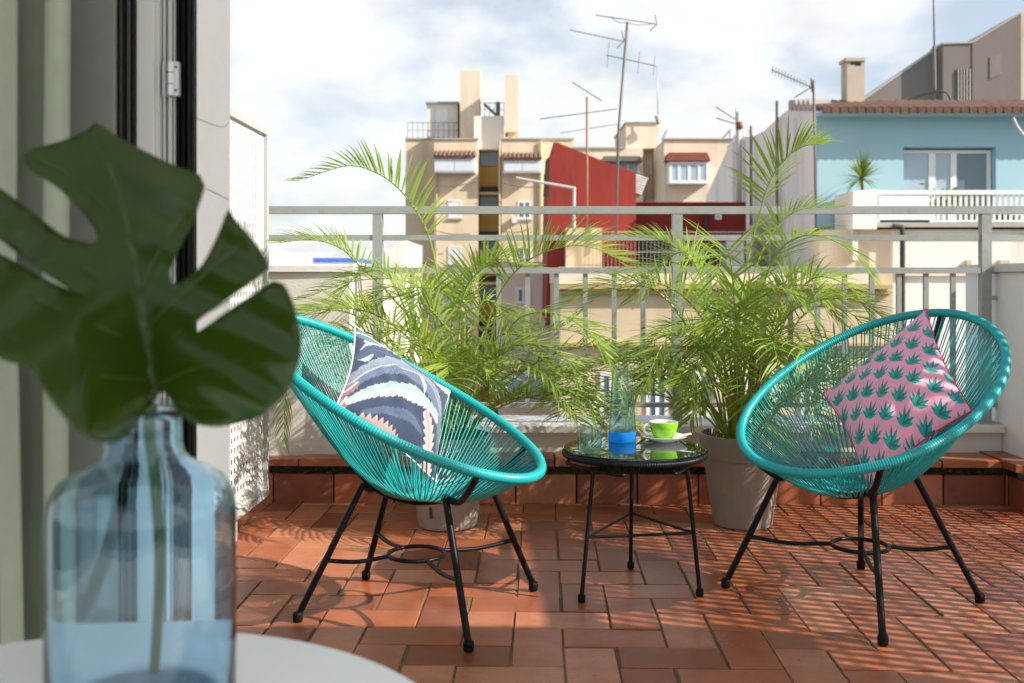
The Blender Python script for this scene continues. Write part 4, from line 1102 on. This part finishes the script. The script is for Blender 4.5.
for a, c in ((903.6, 905.2), (932.5, 939), (954.5, 960.5), (991, 995)): m.box(X(a, d), X(c, d), fd, fd+.1, zb, fz-.09)
m.box(wx0, X(995, d), fd, fd+.1, fz-.09, fz); wo = m.build('window', M_frame, bl)
for a, c, mm in ((905.3, 932.4, M_panel), (939.1, 954.4, M_panel), (960.6, 990.9, M_pane)):
    m = MB(); m.box(X(a, d), X(c, d), fd+.04, fd+.06, zb, fz-.091); m.build('pane', mm, wo)
bd = d-1.5
bc = thing('balcony', W(960, 226, bd), 'white railed balcony below the wide window of the blue house', 'balcony')
m = MB(); m.box(X(868, bd), X(1120, bd), bd, d-.002, Z(227, bd), Z(222.5, bd)); m.build('slab', M_copr, bc)
m = MB(); m.box(X(877, bd), X(1120, bd), bd, bd+.1, Z(194.5, bd), Z(190, bd)); m.box(X(877, bd), X(1120, bd), bd+.02, bd+.08, Z(222, bd), Z(220, bd))
px = 932
while px < 1110:
    m.box(X(px, bd), X(px+2.6, bd), bd+.03, bd+.07, Z(220, bd), Z(194.6, bd)); px += 5.6
m.build('balustrade', M_frame, bc)
m = MB(); m.box(X(880, bd), X(930, bd), bd+.02, bd+.06, Z(222, bd), Z(195, bd)); m.build('white_sheet', M_shut, bc)
tag(MB().pprism([(853, 191), (877, 189), (877, 229), (853, 229)], bd-.1, 1.5).build('balcony_pier', M_towww), 'cream pier at the left end of the white balcony, below the spiky plant', 'pier')
tag(MB().add([W(853, 191, bd), W(816, 206, d+3), W(816, 260, d+3), W(853, 260, bd), W(853, 191, bd)+Vector((.2, .2, 0)), W(816, 206, d+3)+Vector((.2, .2, 0)), W(816, 260, d+3)+Vector((.2, .2, 0)), W(853, 260, bd)+Vector((.2, .2, 0))], [(0,1,2,3),(7,6,5,4),(0,4,5,1),(1,5,6,2),(2,6,7,3),(3,7,4,0)]).build('side_wall', M_plaster), 'sloping beige side wall running back beside the blue house', 'wall')
lwh = thing('white_building', W(950, 420, bd), 'white lower storey under the balcony of the blue house', 'building')
m = MB(); m.pbox(893, 1120, 229.5, 620, bd+.2, 1.2); m.build('wall', M_towww, lwh)
m = MB(); m.pbox(820, 892.5, 229.5, 620, bd+.35, 1); m.build('beige_bay', M_tan2, lwh)
m = MB(); m.tube([W(893, 226, bd), W(901.5, 227, bd), W(902.5, 234, bd), W(902.5, 420, bd)], .07, 8); m.build('drainpipe', M_dark, lwh)
m = MB(); m.pbox(893, 1120, 273, 276, bd+.1, .09); m.build('ledge', M_pinkw, lwh)
for a, c in ((967, 972), (1000, 1010)):
    m = MB(); m.pbox(a, c, 260, 265, bd+.1, .1); m.build('bracket', M_beige, lwh)
chm = thing('chimney', W(853, 108, d+1.2), 'square rendered chimney rising from the tiled roof of the blue house', 'chimney')
dc = d+1.2
m = MB(); m.pbox(847, 864.5, 66, 112, dc, .52); 
for a, c in ((847, 850.5), (861, 864.5)): m.pbox(a, c, 61, 65.9, dc, .52)
m.build('stack', M_conc, chm)
m = MB(); m.pbox(845.8, 865.7, 57.5, 60.9, dc-.05, .62); m.build('cap', M_conc, chm)
# yucca
yc = thing('yucca_plant', W(861, 189.5, bd+.6), 'spiky green yucca on the cream pier beside the blue wall', 'plant')
m = MB(); m.t = .5; cy0 = W(861.5, 178, bd+.6); rg = random.Random(3)
for i in range(130):
    a = rg.uniform(0, 6.28); el = rg.uniform(-.5, 1.4); l = rg.uniform(.55, .95)
    dv = Vector((math.cos(a)*math.cos(el), math.sin(a)*math.cos(el), math.sin(el))); w = dv.cross(Vector((0, 0, 1))).normalized()*.022
    p0 = cy0; p1 = p0+dv*l*.5; p2 = p0+dv*l+Vector((0, 0, -.08*l))
    m.t = rg.random(); m.add([p0-w*.6, p0+w*.6, p1+w, p1-w, p2], [(0, 1, 2, 3), (3, 2, 4)])
m.build('leaves', M_yucca, yc)
m = MB(); m.tube([W(862.5, 190, bd+.6), W(861.5, 183, bd+.6), cy0], .045, 8); m.build('trunk', M_cane, yc)
for k, (px, sz, lb) in enumerate(((947, .5, 'green leafy plant behind the white balusters of the balcony'), (1004, .3, 'small bright green plant at the foot of the balcony railing'))):
    pl = thing('balcony_plant', W(px, 222, bd+.5), lb, 'plant'); m = MB(); m.t = .5
    for i in range(160):
        p = W(px, 222, bd+.5)+Vector((rg.gauss(0, sz*.55), rg.uniform(-.1, .1), abs(rg.gauss(0, 1))*sz*.4+(.45 if k == 0 else 0)))
        u = Vector((rg.gauss(0, 1), rg.gauss(0, 1), rg.gauss(0, 1))).normalized()*.09; v = u.cross(Vector((rg.random(), 1, 0))).normalized()*.035
        m.t = rg.random(); m.add([p-u, p+v, p+u, p-v], [(0, 1, 2, 3)])
    m.build('leaves', M_yucca, pl)

# --- grey party wall (side of the blue house running away)
pw = thing('party_wall', (8.5, 34, -6), 'long grey rendered party wall running back between the cream block and the blue house', 'wall')
Xw = 8.48
def on(px, py): dd = Xw*F/(px-CX); return (dd, Z(py, dd))
poly = [(28.05, Z(107, 28.05)), on(791, 107), on(777, 119), on(764, 131), on(752, 137), on(734, 135), on(706, 197), on(704.5, 330), (28.05, Z(330, 28.05))]
m = MB(); n = len(poly)
m.add([(Xw, y, z) for y, z in poly]+[(Xw+.06, y, z) for y, z in poly], [tuple(range(n)), tuple(range(2*n-1, n-1, -1))]+[((i+1) % n, i, i+n, (i+1) % n+n) for i in range(n)])
m.build('wall', M_greyw, pw)
m = MB()
for px, w in ((797, .12), (789, .1), (771, .12), (757, .12), (735, .25)):
    dd, _ = on(px, 150); m.box(Xw-.09, Xw-.002, dd, dd+w*4, Z(330, dd), on(px, 118 if px > 775 else 142)[1])
m.build('buttress', M_greyw, pw)
m = MB()
for i in range(5): 
    dd, zz = on(793+i*4.6, 106); m.tube([(Xw-.1, dd, zz+.02), (Xw+.5, dd, zz+.06)], .16, 8)
m.build('ridge_tile', M_copr, pw)
for px, ptop, r, mm, lb in ((739, 112, .11, M_pipe, 'white flue pipe with a reddish cowl on the grey party wall'), ):
    dd = Xw*F/(px-CX)-.8; t = thing('flue_pipe', (X(px, dd), dd, Z(215, dd)), lb, 'flue'); m = MB(); m.tube([W(px, 215, dd), W(px, ptop, dd)], r, 10); m.build('pipe', mm, t, True)
    m = MB(); m.tube([W(px, ptop+10, dd-.1), W(px+1, ptop+17, dd-.1)], .12, 10); m.build('cowl', M_awn, t, True)
for px, ptop, lb in ((751, 126, 'short dark pole against the grey party wall'), (777, 101, 'slim grey pole standing above the step of the grey party wall')):
    dd = Xw*F/(px-CX)-.5; m = MB(); m.tube([W(px, 225, dd), W(px, ptop, dd)], .05, 6); tag(m.build('pole', M_ant), lb, 'pole')

# --- brown-grey building above the blue house
d = 36.0
bw = thing('brown_building', W(960, 200, d+2), 'brown-grey rendered building rising in steps behind the blue roof', 'building')
m = MB(); m.pprism([(864, 98), (943, 44), (943, 200), (864, 200)], d+1.5, .5); m.pprism([(943.05, 44), (972.5, 43), (972.5, 200), (943.05, 200)], d+1.0, 1)
m.pprism([(972.55, 43), (1021, 13), (1021, 200), (972.55, 200)], d+.97, 2); m.build('wall', M_brown, bw)
m = MB(); m.pprism([(1021.05, 13), (1120, 40), (1120, 200), (1021.05, 200)], d+1.0, 8); m.build('lit_wall', M_conc, bw)  # sunlit side of the building put into a paler render colour
m = MB(); m.pprism([(862, 98.5), (943, 43), (943, 44.5), (864, 100)], d+1.45, .6); m.pprism([(942.5, 42.3), (973, 41.3), (973, 43), (942.5, 44)], d+.95, 1.1); m.pprism([(973, 41.5), (1021.5, 11.5), (1021.5, 13), (973, 43)], d+.92, 2.1); m.build('coping', M_copr, bw)
m = MB(); m.pbox(957, 972, 69, 101, d+.96, .035); wo = m.build('barred_window', M_dark, bw)
m = MB()
for i in range(5): m.pbox(958+i*2.9, 959.1+i*2.9, 69, 101, d+.93, .025)
m.build('bars', M_copr, wo)
m = MB(); m.pprism([(990, 57), (1002, 53), (1002, 74), (990, 79)], d+.94, .028); m.build('window', mat('shutter_brown', (.20, .165, .145), .8, .1), bw)
m = MB()
m.tube(spline([W(866, 104, 31), W(905, 101, 31), W(925, 94, 31), W(945, 92, 31), W(952, 104, 31)], 30), .03, 5); tag(m.build('cable', M_dark), 'black cable looping along the tiled roof below the brown building', 'cable')

# --- white roofs at the left
d = 42.0
wl = thing('white_roofs', W(330, 330, d+3), 'row of low white roofs with a thin blue band beyond the left parapet', 'building')
m = MB(); m.pbox(180, 352, 268, 420, d, 8); m.pbox(312, 356, 262.5, 268, d+2, 5); m.pprism([(384, 252), (392, 247), (398, 240), (405.2, 240), (405.2, 420), (384, 420)], d+1, 8); m.build('wall', M_towww, wl)
m = MB(); m.pbox(313, 356, 258, 262.4, d+1.9, 5); m.build('blue_band', M_bluestripe, wl)
m = MB(); m.pbox(352.2, 384, 276, 420, d+.5, 6); m.build('gable', M_pinkw, wl)

# --- aerials
def yagi(mb, p0, p1, n, el, r=.012, vertical=False, tilt=0):
    p0, p1 = Vector(p0), Vector(p1); mb.tube([p0, p1], r*1.3, 5)
    ax = Vector((0, 0, 1)) if vertical else Vector((.35, .9, .15)).normalized()
    if vertical: ax = Vector((.08, 0, 1)).normalized()
    for i in range(n):
        c = p0.lerp(p1, .04+.92*i/max(1, n-1)); l = el*(1-.35*i/max(1, n)); mb.tube([c-ax*l/2, c+ax*l/2], r*.7, 4)
def aerial(loc, label, build, pole_pts, pm=M_ant, r=.035):
    t = thing('antenna', loc, label, 'antenna', 'television aerials on the roofs'); m = MB(); m.tube(pole_pts, r, 8); m.build('mast', pm, t, True)
    m = MB(); build(m); m.build('elements', M_ant, t)
d = 29.0
def a1(m):
    yagi(m, W(595, 15, d), W(656, 24, d), 9, .45); m.tube([W(650, 31, d), W(657, 24, d), W(655, 15, d)], .016, 4)
    m.tube(spline([W(610, 17, d), W(618, 22, d), W(628, 23, d), W(640, 25, d), W(652, 24, d)], 20), .01, 4)
    yagi(m, W(570, 30, d), W(624, 41.5, d), 10, .35); m.tube([W(617, 48, d), W(624, 41, d), W(622, 31, d)], .014, 4)
    yagi(m, W(606, 55, d), W(656, 66, d), 4, .75, vertical=True)
aerial(W(616, 232, d), 'tall leaning mast with three stacked aerial booms before the cream stair tower', a1, [W(616, 235, d), W(618.5, 130, d), W(627.5, 22, d)], M_ant, .04)
def a2(m):
    yagi(m, W(572, 82, d), W(602, 101, d), 8, .4); yagi(m, W(540, 119, d), W(617, 109, d), 7, .5); m.tube([W(560, 133, d), W(618, 124, d)], .01, 4)
aerial(W(587, 230, d), 'shorter rusty mast with crossed pale aerial booms in front of the red wall', a2, [W(587, 232, d), W(587, 97, d)], M_rust, .035)
d = 27.0
def a3(m):
    yagi(m, W(771, 69.5, d), W(811, 87, d), 13, .22, .014, True); yagi(m, W(794, 98, d), W(813, 86, d), 3, .3); m.tube([W(811, 78, d), W(812, 92, d)], .02, 4)
aerial(W(816, 225, d), 'dark mast with a toothed aerial boom at the left corner of the blue house', a3, [W(816, 235, d), W(815, 160, d), W(813.5, 80, d)], M_ant, .035)
d = 31.0
def a4(m): m.tube([W(934, 46, d), W(934.8, 90, d)], .05, 5)
aerial(W(935, 105, d), 'thin tall mast rising out of sight from the tiled roof before the brown building', a4, [W(935, 106, d), W(933, -60, d)], M_ant, .03)
d = 55.0
def a5(m): m.tube([W(656, 116, d), W(659, 124, d)], .1, 5)
aerial(W(657.5, 123, d), 'hair-thin whip aerial on top of the cream stair tower', a5, [W(658, 123, d), W(657.3, 66, d)], M_antl, .03)
d = 40.0
def a6(m): yagi(m, W(716, 107, d), W(738, 121, d), 5, .9, .02); yagi(m, W(716, 118, d), W(736, 124, d), 3, .6, .02)
aerial(W(737, 140, d), 'small aerial with short bright elements beside the white flue pipe', a6, [W(736.5, 145, d), W(736, 108, d)], M_antl, .03)
t = thing('roof_handrail', W(696, 139, 51), 'thin bent handrails on the flat top of the cream block', 'railing'); 
for p, q in (((662, 140), (667, 130)), ((723, 138), (730, 130)), ((730, 138), (730, 129))):
    m = MB(); m.tube([W(*p, 51), W(*q, 51)], .05, 5); m.build('bar', M_antl, t)
cb = MB(); cb.tube(spline([W(1013, 118, 27), W(1018, 128, 27), W(1026, 138, 27)], 12), .04, 5); tag(cb.build('cable', M_pipe), 'white cable hanging down the blue wall at its far right', 'cable')

# ------------------------------------------------------------------ light, sky, camera
SUN = Vector((1, -.37, .70)).normalized()
el = math.asin(SUN.z); rotz = math.atan2(SUN.x, SUN.y)
ld = bpy.data.lights.new('sun', 'SUN'); ld.energy = 4.5; ld.angle = math.radians(.5); ld.color = (1, .93, .83)
lo = bpy.data.objects.new('sun', ld); COL.objects.link(lo); lo.rotation_euler = (-SUN).to_track_quat('-Z', 'Y').to_euler()
w = bpy.data.worlds.new('World'); scene.world = w; w.use_nodes = True
nt = w.node_tree; N = nt.nodes; L = nt.links; N.clear()
out = N.new('ShaderNodeOutputWorld'); bgn = N.new('ShaderNodeBackground'); L.new(bgn.outputs[0], out.inputs[0])
sky = N.new('ShaderNodeTexSky'); sky.sky_type = 'NISHITA'; sky.sun_disc = False; sky.sun_elevation = el; sky.sun_rotation = rotz
sky.air_density = 1; sky.dust_density = 1.5; sky.ozone_density = 1.5
tc = N.new('ShaderNodeTexCoord')
sep = N.new('ShaderNodeSeparateXYZ'); L.new(tc.outputs['Generated'], sep.inputs[0])
zz = N.new('ShaderNodeMath'); zz.operation = 'ADD'; zz.inputs[1].default_value = .22; L.new(sep.outputs['Z'], zz.inputs[0])
zm = N.new('ShaderNodeMath'); zm.operation = 'MAXIMUM'; zm.inputs[1].default_value = .05; L.new(zz.outputs[0], zm.inputs[0])
cmb = N.new('ShaderNodeCombineXYZ')
for ax in 'XY':
    dv = N.new('ShaderNodeMath'); dv.operation = 'DIVIDE'; L.new(sep.outputs[ax], dv.inputs[0]); L.new(zm.outputs[0], dv.inputs[1]); L.new(dv.outputs[0], cmb.inputs[ax])
mp = N.new('ShaderNodeMapping'); mp.inputs['Location'].default_value = (3.1, 1.7, 0); mp.inputs['Scale'].default_value = (1.0, .8, 1); L.new(cmb.outputs[0], mp.inputs['Vector'])
nz = N.new('ShaderNodeTexNoise'); nz.inputs['Scale'].default_value = 2.1; nz.inputs['Detail'].default_value = 7; nz.inputs['Roughness'].default_value = .5; nz.inputs['Distortion'].default_value = .2
L.new(mp.outputs[0], nz.inputs['Vector'])
cov = N.new('ShaderNodeMapRange'); cov.interpolation_type = 'SMOOTHSTEP'; cov.inputs['From Min'].default_value = .33; cov.inputs['From Max'].default_value = .56
cov.inputs['To Min'].default_value = .34; cov.inputs['To Max'].default_value = 1
L.new(nz.outputs['Fac'], cov.inputs['Value'])
nz2 = N.new('ShaderNodeTexNoise'); nz2.inputs['Scale'].default_value = 3.4; nz2.inputs['Detail'].default_value = 7; L.new(mp.outputs[0], nz2.inputs['Vector'])
cr = N.new('ShaderNodeMapRange'); cr.inputs['From Min'].default_value = .3; cr.inputs['From Max'].default_value = .7; cr.inputs['To Min'].default_value = 5.5; cr.inputs['To Max'].default_value = 6.5
L.new(nz2.outputs['Fac'], cr.inputs['Value'])
cc = N.new('ShaderNodeVectorMath'); cc.operation = 'SCALE'; cc.inputs[0].default_value = (.97, .99, 1.0); L.new(cr.outputs[0], cc.inputs['Scale'])
zen = N.new('ShaderNodeMapRange'); zen.interpolation_type = 'SMOOTHSTEP'; zen.inputs['From Min'].default_value = .35; zen.inputs['From Max'].default_value = .8
zen.inputs['To Min'].default_value = 1; zen.inputs['To Max'].default_value = .3; L.new(sep.outputs['Z'], zen.inputs['Value'])
cz = N.new('ShaderNodeMath'); cz.operation = 'MULTIPLY'; L.new(cov.outputs[0], cz.inputs[0]); L.new(zen.outputs[0], cz.inputs[1])
mx = N.new('ShaderNodeMix'); mx.data_type = 'RGBA'; L.new(cz.outputs[0], mx.inputs['Factor']); L.new(sky.outputs[0], mx.inputs['A']); L.new(cc.outputs[0], mx.inputs['B'])
L.new(mx.outputs['Result'], bgn.inputs['Color']); bgn.inputs['Strength'].default_value = .1

cam = bpy.data.cameras.new('camera'); co = bpy.data.objects.new('camera', cam); COL.objects.link(co); scene.camera = co
co.location = (0, 0, H); co.rotation_euler = (math.radians(90), 0, 0)
cam.sensor_fit = 'HORIZONTAL'; cam.sensor_width = 36; cam.lens = 36*F/1024; cam.shift_y = -(341.5-CY)/1024
cam.clip_start = .05; cam.clip_end = 3000
cam.dof.use_dof = True; cam.dof.focus_distance = 3.1; cam.dof.aperture_fstop = 5.0
scene.view_settings.view_transform = 'Standard'; scene.view_settings.look = 'None'
scene.view_settings.exposure = .80; scene.view_settings.gamma = 1
scene.cycles.max_bounces = 10; scene.cycles.transmission_bounces = 10; scene.cycles.transparent_max_bounces = 8; scene.cycles.diffuse_bounces = 4
